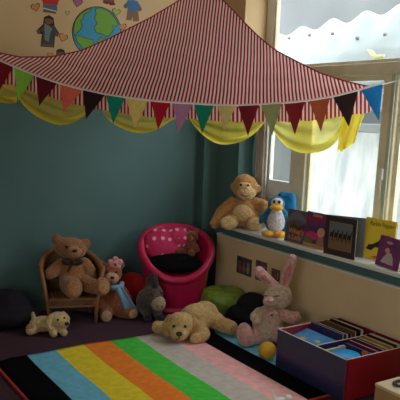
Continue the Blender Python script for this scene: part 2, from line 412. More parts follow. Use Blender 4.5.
bm = bmesh.new(); uvl = bm.loops.layers.uv.new('UVMap'); G = []; UV = {}; US2 = [-40+411*i/300 for i in range(301)]
for u in US2:
    vr, vb = interp(RIM, u), interp(VAL, u); row = []
    for k in range(7):
        s = k/6; v = vr+(vb-vr)*s+.5*math.sin(u*.35)*s
        w = bm.verts.new(at(u, v, DR-.002+.012*s*math.sin(u*.28)+.004*math.sin(u*.9)*s)); row.append(w); UV[w] = (u/3.75+.15*math.sin(u*.2), v*.01)
    G.append(row)
for i in range(len(US2)-1):
    for k in range(6):
        f = bm.faces.new((G[i][k], G[i+1][k], G[i+1][k+1], G[i][k+1]))
        for l in f.loops: l[uvl].uv = UV[l.vert]
obj('valance', bm, stripe_m, canopy)
hem = mat('pale_pink_hem', rgb(226, 186, 180), .8)
obj('hem', tube([at(u, interp(RIM, u)-1, DR-.012) for u in US[::3]], .0045), hem, canopy)
obj('ridge_seam', tube([at(u, interp(RIDGE, u), DR+.004*(interp(RIM, u)-interp(RIDGE, u))) for u in US[::2]], .004), mat('red_seam', rgb(150, 40, 48), .8), canopy)
top = at(202, -22, DR+.004*127); obj('hanging_cord', tube([top, (top.x, top.y, ZC)], .004), white_w, canopy)

# yellow sheer swags
yel = mat('yellow_sheer_voile', rgb(255, 240, 104), .7, .04, 12, transl=.95, alpha=.58)
yel2 = mat('yellow_voile_hem', rgb(255, 236, 92), .7, .05, 12, transl=.92, alpha=.96)
def swag(label, pts, dz=0, tail=False):
    """pts: lower edge of the drape; the upper edge runs along the rim behind the valance"""
    u0, u1 = pts[0][0], pts[-1][0]; path = smoothpath([(a, b, 0) for a, b in pts], 8)
    t = thing('swag', label, 'swag', group=None)
    n = len(path); m_ = 22
    def pt(i, s):
        a, b = path[i].x, path[i].y; x = i/(n-1)
        tu = u0+(u1-u0)*x; tv = (interp(RIM, tu)+interp(VAL, tu))/2+1
        uu = tu+(a-tu)*s**.8; vv = tv+(b-tv)*s
        return at(uu, vv, DR+.03+dz+.05*math.sin(math.pi*x)*s+.010*math.sin(s*17+2*math.sin(x*5))*math.sin(math.pi*x)**.5+.006*math.sin(x*40)*(1-s))
    def sheet(s0, s1, m, name):
        bm = bmesh.new(); g = [[bm.verts.new(pt(i, s0+(s1-s0)*k/m_)) for k in range(m_+1)] for i in range(n)]
        for i in range(n-1):
            for k in range(m_): bm.faces.new((g[i][k], g[i+1][k], g[i+1][k+1], g[i][k+1]))
        return obj(name, bm, m, t)
    sheet(0, .8, yel, 'sheer_panel'); sheet(.795, 1, yel2, 'gathered_hem')
swag('far left yellow sheer swag hanging below the striped canopy at the picture edge', [(-40, 80), (-20, 92), (0, 102), (15, 103), (17, 100)])
swag('deep yellow sheer swag below the canopy between lime and black flags', [(15, 88), (22, 103), (36, 116), (56, 124.5), (72, 123), (84, 116), (92, 107)])
swag('shallow yellow sheer swag below the cream flag left of centre', [(101, 109), (110, 121), (126, 130), (143, 133), (158, 129), (172, 120), (188, 113)])
swag('yellow sheer swag hanging in front of the teal corner pier', [(186, 114), (196, 128), (208, 139), (222, 144.5), (240, 142), (254, 134), (266, 121)])
swag('brightest and deepest yellow swag lit from behind by the window', [(268, 118), (274, 132), (286, 146), (302, 153), (320, 152), (334, 144), (344, 128), (350, 116)])
# bunched tail
bm = bmesh.new(); g = []
for k in range(26):
    s = k/25; row = []
    for i in range(41):
        x = i/40
        ua = 343+22*x; va = 112+2*math.sin(x*9)
        ub = 337+(22-4)*x+3*math.sin(x*10); vb = 150-9*x**2+2*math.sin(x*14)
        row.append(bm.verts.new(at(ua+(ub-ua)*s, va+(vb-va)*s, DR+.02+.03*math.sin(x*22+s*1.5)*(.3+.7*s))))
    g.append(row)
for k in range(25):
    for i in range(40): bm.faces.new((g[k][i], g[k][i+1], g[k+1][i+1], g[k+1][i]))
o = obj('cloth_tail', bm, yel2); tag(o, 'bunched yellow cloth tail hanging at the right tip of the canopy', 'cloth')

# ------------------------------------------------------------------ bunting
FL = [((-9, 57), (13, 67), (-2, 93), (128, 22, 32)), ((14, 67), (34, 76), (18, 101), (140, 196, 70)), ((36, 76), (57, 83), (39, 106), (98, 16, 34)),
      ((60, 84), (82, 91), (63, 113), (224, 104, 84)), ((83, 90), (105, 95), (86, 119), (44, 22, 28)), ((106, 95), (125, 98), (113, 124), (18, 132, 104)),
      ((126, 98), (148, 101), (135, 129), (222, 196, 112)), ((151, 101), (170, 103), (158, 130), (172, 24, 40)), ((173, 103), (193, 104), (178, 134), (176, 122, 156)),
      ((194, 104), (214, 105.5), (202, 134), (16, 128, 98)), ((217, 105.5), (236, 106), (224, 131), (206, 184, 116)), ((238, 106), (259, 105), (248, 136), (118, 22, 36)),
      ((261, 105), (282, 103.5), (272, 136), (148, 150, 96)), ((284, 103.5), (305, 101.5), (295, 135), (132, 30, 36)), ((309, 101), (330, 98), (321, 132), (176, 82, 48)),
      ((333, 97), (358, 91), (349, 127), (48, 28, 26)), ((361, 90), (383, 84), (379, 121), (30, 128, 200))]
bt = thing('bunting', 'string of multicoloured triangular felt flags strung along the canopy rim', 'bunting')
path = [at(u, interp(RIM, u), DR-.03) for u in range(-40, 365, 6)]+[at(383, 84.5, DR-.03), at(400, 80, DR+.0), Vector((3.085, 2.55, 1.79)), Vector((3.275, 2.45, 1.83))]
obj('string', tube(path, .003, n=6), mat('white_string', rgb(236, 232, 226), .8), bt)
for k, (a, b, c, cl) in enumerate(FL):
    fm = mat('felt_flag_%d' % k, rgb(*cl), .9, .08, 60, .3, 400, sheen=.3, spec=.05, transl=.12)
    A, B, C_ = at(*a, DR-.032), at(*b, DR-.032), at(*c, DR-.045-.01*(k % 3))
    nrm = -VD; bm = bmesh.new(); n = 8; lay = []
    for off in (0, .0025):
        g = []
        for i in range(n+1):
            s = i/n; l, r = A.lerp(C_, s), B.lerp(C_, s)
            g.append([bm.verts.new(l.lerp(r, j/n)+VD*(off+.006*math.sin(s*3+k)*math.sin(j/n*math.pi)*(1-s))) for j in range(n+1)])
        lay.append(g)
    for g in lay:
        for i in range(n):
            for j in range(n): bm.faces.new((g[i][j], g[i][j+1], g[i+1][j+1], g[i+1][j]))
    bmesh.ops.remove_doubles(bm, verts=bm.verts[:], dist=.0002)
    f = obj('flag', bm, fm, bt)
    f['label'] = ['dark red flag', 'lime green flag', 'dark maroon flag', 'salmon flag', 'black flag', 'green flag', 'cream flag', 'bright red flag', 'mauve flag', 'green flag', 'tan flag', 'maroon flag', 'olive flag', 'brick red flag', 'rust orange flag', 'black flag', 'blue flag'][k]

# ------------------------------------------------------------------ wall stickers
def wl(u, v): q = P(u, v, 1, YB); return (q.x, q.z)
def sticker(name, pts, m, parent, lay):
    y = YB-.0012-.0011*lay
    return obj(name, plate([wl(*a) for a in pts], y-.001, y), m, parent, False)
def pm(name, r, g, b): return mat(name, rgb(r, g, b), .6)
def pov(u, v, a, b, n=22, rot=0):
    c, s = math.cos(rot*D2), math.sin(rot*D2)
    return [(u+a*math.cos(t)*c-b*math.sin(t)*s, v+a*math.cos(t)*s+b*math.sin(t)*c) for t in [2*math.pi*i/n for i in range(n)]]
ink = pm('ink_outline', 60, 44, 40)
gb = thing('globe_sticker', 'round blue and green globe sticker on the wall above the canopy', 'sticker')
sticker('outline', pov(96.5, 32, 24.6, 25.6, 40), ink, gb, 0); sticker('sea', pov(96.5, 32, 23.8, 24.8, 40), pm('sea_blue', 70, 160, 205), gb, 1)
ldm = pm('land_green', 122, 176, 72)
for q in ([(73.5, 28), (75, 21), (80, 14), (86, 10), (92, 8.5), (90, 12), (84, 14), (83, 19), (80, 21), (82, 25), (80, 30), (76, 34), (74, 36)],
          [(75, 36), (80, 36), (85, 38), (93, 40), (93, 45), (88, 47), (86, 52), (83, 52), (81, 46), (77, 42)],
          [(95, 9), (100, 8), (108, 11), (114, 17), (118, 24), (116, 27), (112, 25), (113, 30), (110, 35), (106, 37), (102, 34), (96, 33), (94, 27), (97, 23), (94, 18), (96, 14)],
          [(100, 37), (105, 39), (104, 44), (100, 46), (97, 41)]):
    sticker('land', q, ldm, gb, 2)
    # thin drawn coastline
    obj('coastline', tube([(wl(*a)[0], YB-.0046, wl(*a)[1]) for a in q+[q[0]]], .0022, n=4), ink, gb)
skin = pm('brown_skin_print', 132, 92, 66)
def figure(label, parts, base=None):
    t = thing('figure_sticker', label, 'sticker', group=None)
    for k, (nm, pts, m) in enumerate(parts): sticker(nm, pts, m, t, k*.7)
    return t
figure('child figure sticker in a long dark grey robe with pale scarf', [
    ('outline', [(43, 24), (44, 17), (49, 15), (53.5, 18), (54.5, 26), (59, 33), (58, 37), (55, 36), (54, 47.5), (40.5, 46.5), (42, 34), (38, 34), (36, 31), (41, 26)], ink),
    ('arm', pov(38.5, 31.5, 2, 2), skin), ('arm', pov(56.5, 34.5, 2, 2), skin), ('feet', [(41, 44), (53.5, 45), (53, 47), (41, 46)], skin),
    ('robe', [(43.5, 26), (54, 26), (57.5, 33), (54, 33), (53.5, 45), (41.5, 44), (43, 32), (39, 30)], pm('robe_grey', 74, 82, 80)),
    ('scarf', [(44, 23), (49, 26), (52, 29), (50, 33), (48.5, 42), (44.5, 40)], pm('scarf_print', 122, 140, 146)),
    ('head', pov(48.7, 20.5, 4.2, 4), skin), ('hair', [(44, 20), (45, 16.5), (49, 15.5), (52.5, 18), (53, 20.5), (50, 19), (46, 18.5)], pm('hair_print', 58, 40, 34))])
figure('child figure sticker in a red top and blue skirt above the robed figure', [
    ('feet', [(43, 9), (56, 11), (56, 14), (43, 12)], skin), ('skirt', [(43, 4), (57, 5), (57, 12), (50, 10), (43, 9)], pm('skirt_blue', 90, 112, 140)),
    ('trim', [(43, 7.6), (56.5, 11), (56.5, 12), (43, 8.8)], pm('trim_white', 220, 214, 206)),
    ('top', [(43, -7), (56, -6), (60, -1), (58, 2), (57.5, 5), (43, 4), (42, 0)], pm('top_red', 206, 58, 50)), ('head', pov(49.5, -11, 5, 5), skin)])
figure('child figure sticker in a blue tee and brown trousers right of the globe', [
    ('trousers', [(127.5, 10), (138, 11), (139, 21), (133, 21.5), (132.5, 17), (131, 20.5), (126, 20)], pm('trousers_brown', 140, 104, 84)),
    ('arm', pov(125.5, 6, 2, 2.4), skin), ('arm', pov(139.5, 9, 2, 2.4), skin),
    ('top', [(128, 0), (137, 1), (141, 7), (138, 8), (137.5, 12), (127.5, 11), (127.5, 6), (124.5, 5)], pm('tee_blue', 70, 120, 168)),
    ('head', pov(133, -4, 4.5, 4.5), skin)])
figure('figure sticker in brown boots cut off above the globe', [
    ('boots', [(103, 1), (114, 2), (115.5, 5), (110, 5.5), (108.5, 3.5), (107.5, 4.5), (103, 3)], pm('boots_brown', 112, 56, 52)),
    ('coat', [(103, -10), (114, -9), (114, 2), (103, 1)], pm('coat_print', 150, 84, 80)), ('head', pov(108.5, -14, 4.5, 4.5), skin)])
figure('dark haired figure sticker mostly hidden behind the canopy below the robed figure', [
    ('body', [(54, 56), (67, 56), (67, 66), (54, 66)], pm('body_print', 190, 140, 70)), ('head', pov(60.5, 54, 4.6, 4.2), skin), ('hair', [(55.8, 54), (56.5, 50), (60, 48.6), (64, 50), (65.2, 54), (62, 51.6), (58, 51.6)], pm('hair_print', 58, 40, 34))])
def heart(u, v, s, cl, label, rot=0):
    pts = []
    for i in range(24):
        t = 2*math.pi*i/24; x = 16*math.sin(t)**3; y = -(13*math.cos(t)-5*math.cos(2*t)-2*math.cos(3*t)-math.cos(4*t))
        c, q = math.cos(rot*D2), math.sin(rot*D2); pts.append(((x*c-y*q), (x*q+y*c)))
    t = thing('heart_sticker', label, 'sticker', group='heart wall stickers')
    sticker('outline', [(u+a*s/16, v+b*s/16) for a, b in pts], ink, t, 0)
    sticker('heart', [(u+a*s*.84/16, v+b*s*.84/16) for a, b in pts], mat('heart_%d_%d' % (u, v), rgb(*cl), .6), t, .8)
heart(35.5, 7, 4.8, (222, 150, 78), 'orange heart sticker left of the red and blue figure', -15)
heart(63, 37.5, 4.8, (222, 160, 96), 'orange heart sticker between the robed figure and the globe', 20)
heart(77.5, 2.5, 5, (178, 108, 150), 'purple heart sticker at the top, above the globe', 10)
heart(67.5, 13, 2.6, (176, 196, 120), 'tiny green heart sticker left of the globe', 0)
heart(116, 12, 4.4, (170, 196, 100), 'green heart sticker right of the globe', 15)
heart(122.5, 27, 4.2, (226, 140, 100), 'salmon heart sticker below the figure in the blue tee', -10)
heart(132, 29, 3.2, (176, 190, 100), 'green heart sticker half hidden behind the canopy ridge', 0)
heart(50, 55, 3, (222, 170, 80), 'yellow heart sticker on the canopy ridge line near the robed figure', 0)

# ------------------------------------------------------------------ photos on the cream boxing
def photo(px, label, c1, c2):
    t = thing('photograph', label, 'photograph')
    q = [P(u, v, 0, 2.98) for u, v in px]
    y0, y1 = (q[0].y+q[3].y)/2, (q[1].y+q[2].y)/2; z1 = max(a.z for a in q); z0 = min(a.z for a in q)
    obj('print', box((2.9775, y1, z0), (2.9795, y0, z1)), mat('photo_dark_'+label[:12], rgb(*c1), .4, col2=rgb(*c2), vscale=28), t, False)
    w = y0-y1; h = z1-z0
    for k in range(3):
        cy = y0-w*(.25+.26*k); b = bmesh.new(); ell(b, (2.9768, cy, z0+h*.36), (.0008, w*.1, h*.24)); ell(b, (2.9768, cy, z0+h*.68), (.0008, w*.07, h*.1))
        obj('printed_figure', b, mat('photo_fig%d' % k, rgb(*[(168, 70, 62), (120, 110, 120), (180, 140, 120)][k]), .5), t)
photo([(237.5, 256), (252, 260), (251.5, 276), (236.5, 272)], 'dark photo of children, leftmost of three on the cream boxing', (60, 62, 66), (96, 90, 88))
photo([(256, 260), (267, 263), (266.5, 283), (255.5, 279)], 'tall photo behind the bunny ear, middle of three on the cream boxing', (70, 60, 64), (120, 112, 112))
photo([(271.5, 268), (280, 270.5), (280, 281), (271.5, 279)], 'smallest photo between the bunny ears on the cream boxing', (72, 58, 74), (130, 110, 100))

# ------------------------------------------------------------------ plush toys and soft furniture
blk = mat('black_plastic', (.012, .011, .011), .25, spec=.6)
eye_w = mat('eye_white', rgb(225, 225, 220), .4)
def rootat(name, label, cat, x, y, z, extra=0, group=None):
    return thing(name, label, cat, (x, y, z), (0, 0, facing(x, y)+extra*D2), group)

# wicker armchair
wick = bpy.data.materials.new('woven_wicker'); wick.use_nodes = True; nt = wick.node_tree; N = nt.nodes; L = nt.links; p = N['Principled BSDF']
c_ = N.new('ShaderNodeTexCoord'); w1 = N.new('ShaderNodeTexWave'); w1.bands_direction = 'Z'; w1.inputs['Scale'].default_value = 26; w1.inputs['Distortion'].default_value = 1
w2_ = N.new('ShaderNodeTexWave'); w2_.bands_direction = 'X'; w2_.inputs['Scale'].default_value = 18; w2_.inputs['Distortion'].default_value = 1
L.new(c_.outputs['Object'], w1.inputs[0]); L.new(c_.outputs['Object'], w2_.inputs[0])
mm = N.new('ShaderNodeMath'); mm.operation = 'MULTIPLY'; L.new(w1.outputs['Fac'], mm.inputs[0]); L.new(w2_.outputs['Fac'], mm.inputs[1])
cr = N.new('ShaderNodeValToRGB'); cr.color_ramp.elements[0].color = (*rgb(104, 68, 40), 1); cr.color_ramp.elements[1].color = (*rgb(160, 112, 68), 1)
L.new(mm.outputs[0], cr.inputs[0]); L.new(cr.outputs[0], p.inputs['Base Color']); bp = N.new('ShaderNodeBump'); bp.inputs['Strength'].default_value = .7; bp.inputs['Distance'].default_value = .01
L.new(mm.outputs[0], bp.inputs['Height']); L.new(bp.outputs[0], p.inputs['Normal']); p.inputs['Roughness'].default_value = .55
cane = mat('cane', rgb(142, 98, 62), .5, .15, 40)
CH = rootat('wicker_armchair', 'low honey-coloured wicker armchair holding the teddy bear by the teal wall', 'chair', 1.715, 4.36, 0, 3)
def rimpt(a, grow_=0):                                          # a: 0 = front left, 1 = front right, round the back
    th = math.pi*(1.0-a); x = -.215*math.cos(math.pi*a)*(1+.06*grow_); 
    y = -.13+.30*math.sin(math.pi*a)**.7
    z = .43+.09*math.sin(math.pi*a)**1.2 - .05*a
    return Vector((x, y, z))
bm = bmesh.new(); g = []
for i in range(41):
    a = i/40; t_ = rimpt(a); row = []
    for k in range(13):
        s = k/12; q = Vector((t_.x*(.8+.2*s**.8), t_.y*(.85+.15*s)-(1-s)*.01, .15+(t_.z-.15)*s)); row.append(bm.verts.new(q))
    g.append(row)
for i in range(40):
    for k in range(12): bm.faces.new((g[i][k], g[i+1][k], g[i+1][k+1], g[i][k+1]))
o = obj('backrest', bm, wick, CH); s_ = o.modifiers.new('s', 'SOLIDIFY'); s_.thickness = .018
obj('rim', tube([rimpt(i/40) for i in range(41)], .02, n=10), cane, CH)
bm = box((-.165, -.16, .17), (.165, .13, .20), .012); obj('seat', bm, wick, CH)
bm = bmesh.new(); bx(bm, (-.165, -.165, .18), (.165, -.15, .195)); bx(bm, (-.165, -.165, .13), (.165, -.15, .142))
for k in range(22):
    x = -.16+.32*k/21; tube([(x, -.158, .135), (x, -.158, .19)], .005, bm, 6)
obj('apron', bm, cane, CH, False)
for x, y in ((-.17, -.14), (.17, -.14), (-.15, .12), (.15, .12)):
    top_z = .39 if y < 0 else .2
    obj('leg', tube([(x*.98, y, 0), (x, y, .15), (x*1.28 if y < 0 else x, y, top_z+.03*(y < 0))], .014), cane, CH)

def pads(root, S, lst, m, name='paw_pad'):
    for c, r, rot in lst: bead(name, c, r, m, root, S, rot)

# teddy bear in the chair (units: about one photo pixel)
S = .0080
ted = fur('honey_brown_plush', 160, 108, 70); ted2 = fur('tan_plush', 178, 126, 86)
BR = rootat('teddy_bear', 'honey brown teddy bear with dark bow slumped back in the wicker armchair', 'teddy bear', 1.715, 4.34, .235, 2)
grow('body', [('e', (1, 3, 13), (13.5, 10, 15)), ('e', (1, -1, 8), (12.5, 10, 9)),
              ('c', [(-9, 2, 22), (-16, -2, 17), (-20, -5, 15)], [6, 6, 5.5]), ('c', [(11, 2, 22), (16, 0, 16), (17, -3, 11)], [6, 5.5, 5]),
              ('c', [(-4, -4, 6), (-3, -14, 5), (-1, -22, 5)], [8.5, 8, 7]), ('e', (0, -25, 6.5), (8, 5, 9.5), (-15, 0, 0)),
              ('c', [(9, -4, 6), (17, -13, 5), (23, -20, 5)], [8, 7.5, 6.5]), ('e', (25, -22, 6.5), (7.5, 5, 8.5), (-15, 0, 25))], ted, BR, S, .9, 4, .006, .02)
hd = grow('head', [('e', (-1, 4, 36), (14.5, 11, 10.5), (0, 8, 0)), ('e', (-13, 5, 44), (5, 3.5, 5)), ('e', (12, 5, 40), (5, 3.5, 5)), ('e', (1, -4, 35), (7.5, 7, 6))], ted, BR, S, .9, 4, .005, .02)
bead('muzzle', (1.5, -7.5, 35), (6.5, 5.5, 5.2), ted2, hd, S); bead('nose', (2, -12.2, 37), (2.4, 1.6, 1.6), blk, hd, S)
bead('eye', (-5, -6.4, 39.5), 1.2, blk, hd, S); bead('eye', (6, -6, 38), 1.2, blk, hd, S)
pads(BR, S, [((0, -29.5, 7), (5.8, 1.6, 7), (-15, 0, 0)), ((26, -26, 7), (5.6, 1.6, 6.6), (-15, 0, 25))], ted2, 'foot_pad')
bowm = mat('dark_brown_ribbon', rgb(58, 38, 34), .6)
bw = grow('neck_bow', [('e', (-5, -7.5, 26), (5, 1.6, 3.2), (0, 15, 0)), ('e', (4.5, -7.5, 25.5), (5, 1.6, 3.2), (0, -15, 0)), ('e', (0, -8.5, 25.5), (1.6, 1.6, 1.8)), ('c', [(-1, -8, 24), (-4, -9, 18)], [1.2, 1.2])], bowm, BR, S, .5, 2)

# small brown bear with flower and scarf, on the floor
S = .0072
cin = fur('cinnamon_plush', 150, 84, 54); cin2 = fur('pale_brown_plush', 196, 156, 122)
SB = rootat('teddy_bear', 'small cinnamon bear wearing a pink flower and blue scarf on the carpet', 'teddy bear', 2.02, 4.28, 0, 4)
grow('body', [('e', (-3, 3, 16), (13, 10, 16)), ('e', (-3, 1, 9), (13, 11, 9)), ('c', [(-10, 2, 27), (-15, -2, 18), (-14, -7, 11)], [5.5, 5.5, 5]), ('c', [(8, 2, 27), (13, -2, 18), (14, -5, 12)], [5.5, 5.5, 5]),
              ('c', [(-7, -4, 7), (-9, -16, 6)], [8, 6.5]), ('e', (-9, -20, 7), (6.3, 5, 8)), ('c', [(5, -4, 7), (13, -11, 6)], [8, 6.5]), ('e', (16, -14, 6.5), (7.5, 5, 6.5), (0, 0, 30))], cin, SB, S, .9, 4, .008, .02)
h2 = grow('head', [('e', (-4, 3, 45), (12.5, 11, 11)), ('e', (-13.5, 4, 54), (4.5, 3, 4.5)), ('e', (6.5, 4, 53), (4.5, 3, 4.5)), ('e', (-4, -6, 42), (7, 6, 6))], cin, SB, S, .9, 4, .006, .02)
bead('muzzle', (-3.5, -8.5, 42), (8, 6.5, 6.2), cin2, h2, S); bead('nose', (-2.8, -14.8, 44.4), (2.2, 1.4, 1.6), blk, h2, S); bead('mouth', (-3, -14.6, 41), (1.6, .8, .8), pm('mouth_pink', 190, 96, 80), h2, S)
bead('eye', (-8, -7.2, 48), 1.1, blk, h2, S); bead('eye', (1.5, -7.2, 48), 1.1, blk, h2, S)
pads(SB, S, [((-9, -24, 7), (5, 1.6, 6), (0, 0, 0)), ((18.5, -18, 6.8), (5.5, 1.6, 5), (0, 0, 30))], cin2, 'foot_pad')
pinkf = mat('pink_flower_cloth', rgb(214, 150, 148), .85, .15, 30, .4, 80)
grow('flower', [('e', (1+6*math.cos(a)*.8, -2, 56.5+5*math.sin(a)*.8), (3.3, 2.4, 3.3)) for a in [k*1.257+.3 for k in range(5)]]+[('e', (1, -3, 56.5), (3, 2, 3))], pinkf, SB, S, .6, 2)
bead('flower_centre', (1, -5.2, 56), 1.6, pm('flower_centre', 150, 90, 84), SB, S)
scf = mat('pale_blue_scarf', rgb(122, 158, 186), .8, .1, 40, .3, 90)
grow('scarf', [('c', [(-13, 0, 33), (-10, -9, 33), (-2, -12, 33), (6, -9, 33), (8, 0, 34)], [3, 3, 3.2, 3, 3])], scf, SB, S, .7, 3)
bm = bmesh.new(); g = []
for k in range(15):
    s = k/14; row = []
    for i in range(7):
        x = i/6; w = 5+5*s; row.append(bm.verts.new(Vector((4+13*s+(x-.5)*w*1.5, -12-1.5*math.sin(x*7)-3*math.sin(s*3), 34-25*s))*S))
    g.append(row)
for k in range(14):
    for i in range(6): bm.faces.new((g[k][i], g[k][i+1], g[k+1][i+1], g[k+1][i]))
o = obj('scarf_tail', bm, scf, SB); q = o.modifiers.new('s', 'SOLIDIFY'); q.thickness = .006

# red cushion behind it
RC = grow('cushion', [('e', (0, 0, 16), (16, 7, 17))], mat('red_plush_cloth', rgb(196, 24, 34), .8, .1, 20, .4, 60, sheen=.2), None, .0074, .9, 4, .006, .05)
RC.location = (P(132, 280, 1, 4.46).x, 4.46, .02); RC.rotation_euler = (-12*D2, 0, facing(2.2, 4.4)); tag(RC, 'round red cushion leaning between the cinnamon bear and pink chair', 'cushion')

# donkey plush
S = .0086
DK = rootat('donkey_toy', 'small grey-brown plush donkey with dark mane and pale muzzle beside the pink chair', 'donkey toy', 2.235, 4.10, 0, 12)
gry = fur('grey_brown_plush', 92, 76, 72); gry2 = fur('stone_plush', 186, 160, 130); drk = fur('charcoal_plush', 48, 42, 42)
grow('body', [('e', (-3, 5, 13), (9, 9, 12)), ('e', (1, -3, 22), (9, 8, 10)), ('e', (3, -9, 18), (6.5, 7, 7.5), (20, 0, 0)),
              ('c', [(-4, 0, 8), (-4, -6, 3.5)], [4.5, 3.6]), ('c', [(5, 0, 9), (6, -6, 3.5)], [4.5, 3.6])], gry, DK, S, .8, 4, .005, .02)
bead('muzzle', (4, -12.5, 16.5), (6.3, 5.6, 6.8), gry2, DK, S, (15, 0, 0)); bead('eye', (-1, -10, 24.5), 1.3, blk, DK, S); bead('eye', (7, -9.5, 24.5), 1.3, blk, DK, S)
bead('nostril', (2, -17.6, 15.5), .8, blk, DK, S); bead('nostril', (6, -17.3, 15.5), .8, blk, DK, S)
for x in (-2, 4): grow('ear', [('c', [(x, 0, 28), (x-.8, 2, 35)], [2.8, 1.7])], gry, DK, S, .7, 2, .002)
grow('mane', [('c', [(2, -6, 31), (1.5, -1, 36.5), (1, 4, 32), (0, 7, 22)], [3.8, 4, 3.4, 3])], drk, DK, S, .7, 2, .006, .01)
for x in (-4, 6): grow('hoof', [('e', (x, -8, 3), (3.8, 3.4, 3))], drk, DK, S, .7, 2)

# pink tub chair
pk = mat('pink_moulded_plastic', rgb(190, 24, 78), .34, .04, 8, spec=.5)
TC = rootat('tub_chair', 'hot pink moulded plastic tub chair with thick oval rim in the corner', 'chair', 2.535, 4.255, 0, 3)
def ring(a, r=1.0):
    x = .272*math.cos(a)*r; y = .205*math.sin(a)*r
    z = .46+.17*math.sin(a)+.02*math.cos(2*a)
    if abs(math.cos(a)) > .0: z -= .01*math.cos(a)
    return Vector((x, y, z))
n = 64
obj('rim', tube([ring(2*math.pi*i/n) for i in range(n)], .032, n=14, closed=True), pk, TC)
bm = bmesh.new(); g = []
for i in range(n):
    a = 2*math.pi*i/n; T_ = ring(a); row = []
    for k in range(17):
        s = k/16; e = 1-s; rib = 1+.022*(1 if (i % 8) < 6 else 0)*min(1, 6*s*(1-s))
        f_ = .85+.15*s**1.4; row.append(bm.verts.new((T_.x*f_*rib, T_.y*(.84+.16*s)*rib, .03+(T_.z-.03)*s)))
    g.append(row)
for i in range(n):
    for k in range(16): bm.faces.new((g[i][k], g[(i+1) % n][k], g[(i+1) % n][k+1], g[i][k+1]))
o = obj('shell', bm, pk, TC); q = o.modifiers.new('s', 'SOLIDIFY'); q.thickness = .01
bm = bmesh.new()
g = [[bm.verts.new((.285*r*math.cos(2*math.pi*i/n), .205*r*math.sin(2*math.pi*i/n), z)) for i in range(n)] for r, z in ((.86, .0), (.92, .008), (.91, .03), (.85, .045), (.8, .06))]
for k in range(4):
    for i in range(n): bm.faces.new((g[k][i], g[k][(i+1) % n], g[k+1][(i+1) % n], g[k+1][i]))
obj('base_flange', bm, pk, TC)
bm = bmesh.new(); vs = [bm.verts.new((.272*.84*math.cos(2*math.pi*i/n), .205*.88*math.sin(2*math.pi*i/n), .30)) for i in range(n)]; bm.faces.new(vs); obj('seat', bm, pk, TC)
# dark cushion filling the seat
S = .0075
c = rootat('seat_cushion', 'black velvety cushion filling the seat of the pink tub chair', 'cushion', 2.515, 4.25, .335, 3)
grow('pad', [('e', (0, -3, 4), (30, 21, 8)), ('e', (0, -4, 8), (26, 16, 7))], mat('black_velvet', rgb(20, 18, 21), .95, .2, 20, .3, 60, spec=.03), c, S, 1.1, 4, .008, .06)
dots = bpy.data.materials.new('pink_dotted_cotton'); dots.use_nodes = True; nt = dots.node_tree; N = nt.nodes; L = nt.links; p = N['Principled BSDF']
c_ = N.new('ShaderNodeTexCoord'); vo = N.new('ShaderNodeTexVoronoi'); vo.inputs['Scale'].default_value = 17; vo.inputs['Randomness'].default_value = .35
L.new(c_.outputs['Object'], vo.inputs[0]); cr = N.new('ShaderNodeValToRGB'); cr.color_ramp.interpolation = 'LINEAR'
cr.color_ramp.elements[0].position = .24; cr.color_ramp.elements[0].color = (*rgb(236, 150, 176), 1); cr.color_ramp.elements[1].position = .3; cr.color_ramp.elements[1].color = (*rgb(190, 32, 88), 1)
L.new(vo.outputs[0], cr.inputs[0]); L.new(cr.outputs[0], p.inputs['Base Color']); p.inputs['Roughness'].default_value = .8
c = rootat('dotted_cushion', 'crumpled pink cushion with pale dots propped in the pink tub chair', 'cushion', 2.50, 4.31, .43, 3)
grow('cover', [('e', (-7, 0, 10), (20, 9, 18), (-28, 12, 0)), ('e', (10, 3, 16), (17, 8, 12), (-28, 0, 0))], dots, c, S, 1.0, 4, .014, .06)
S = .0068
c = rootat('teddy_bear', 'tiny brown teddy bear reclining on the dotted cushion in the pink chair', 'teddy bear', 2.64, 4.23, .425, -12)
bb = fur('russet_plush', 128, 68, 40)
grow('body', [('e', (0, 0, 9), (9, 7, 8)), ('e', (2, 2, 21), (7.5, 6.5, 6.5)), ('e', (-3.5, 3, 27), (2.6, 2, 2.6)), ('e', (8, 3, 26.5), (2.6, 2, 2.6)), ('e', (2, -4, 19.5), (4, 3.5, 3.2)),
              ('c', [(-6, 0, 12), (-13, -4, 9)], [3.6, 3.2]), ('c', [(6, 0, 12), (10, -4, 7)], [3.4, 3]), ('c', [(-4, -3, 5), (-12, -9, 4)], [4.4, 3.8]), ('c', [(4, -3, 5), (5, -10, 3.5)], [4.4, 3.8])], bb, c, S, .7, 3, .006, .015)
bead('nose', (2, -7.8, 20.5), (1.2, .8, .9), blk, c, S); bead('eye', (-.8, -4.2, 23), .8, blk, c, S); bead('eye', (4.8, -4.2, 23), .8, blk, c, S)
bead('muzzle', (2, -5, 19.5), (3.4, 2.9, 2.6), fur('ochre_plush', 160, 96, 48), c, S)

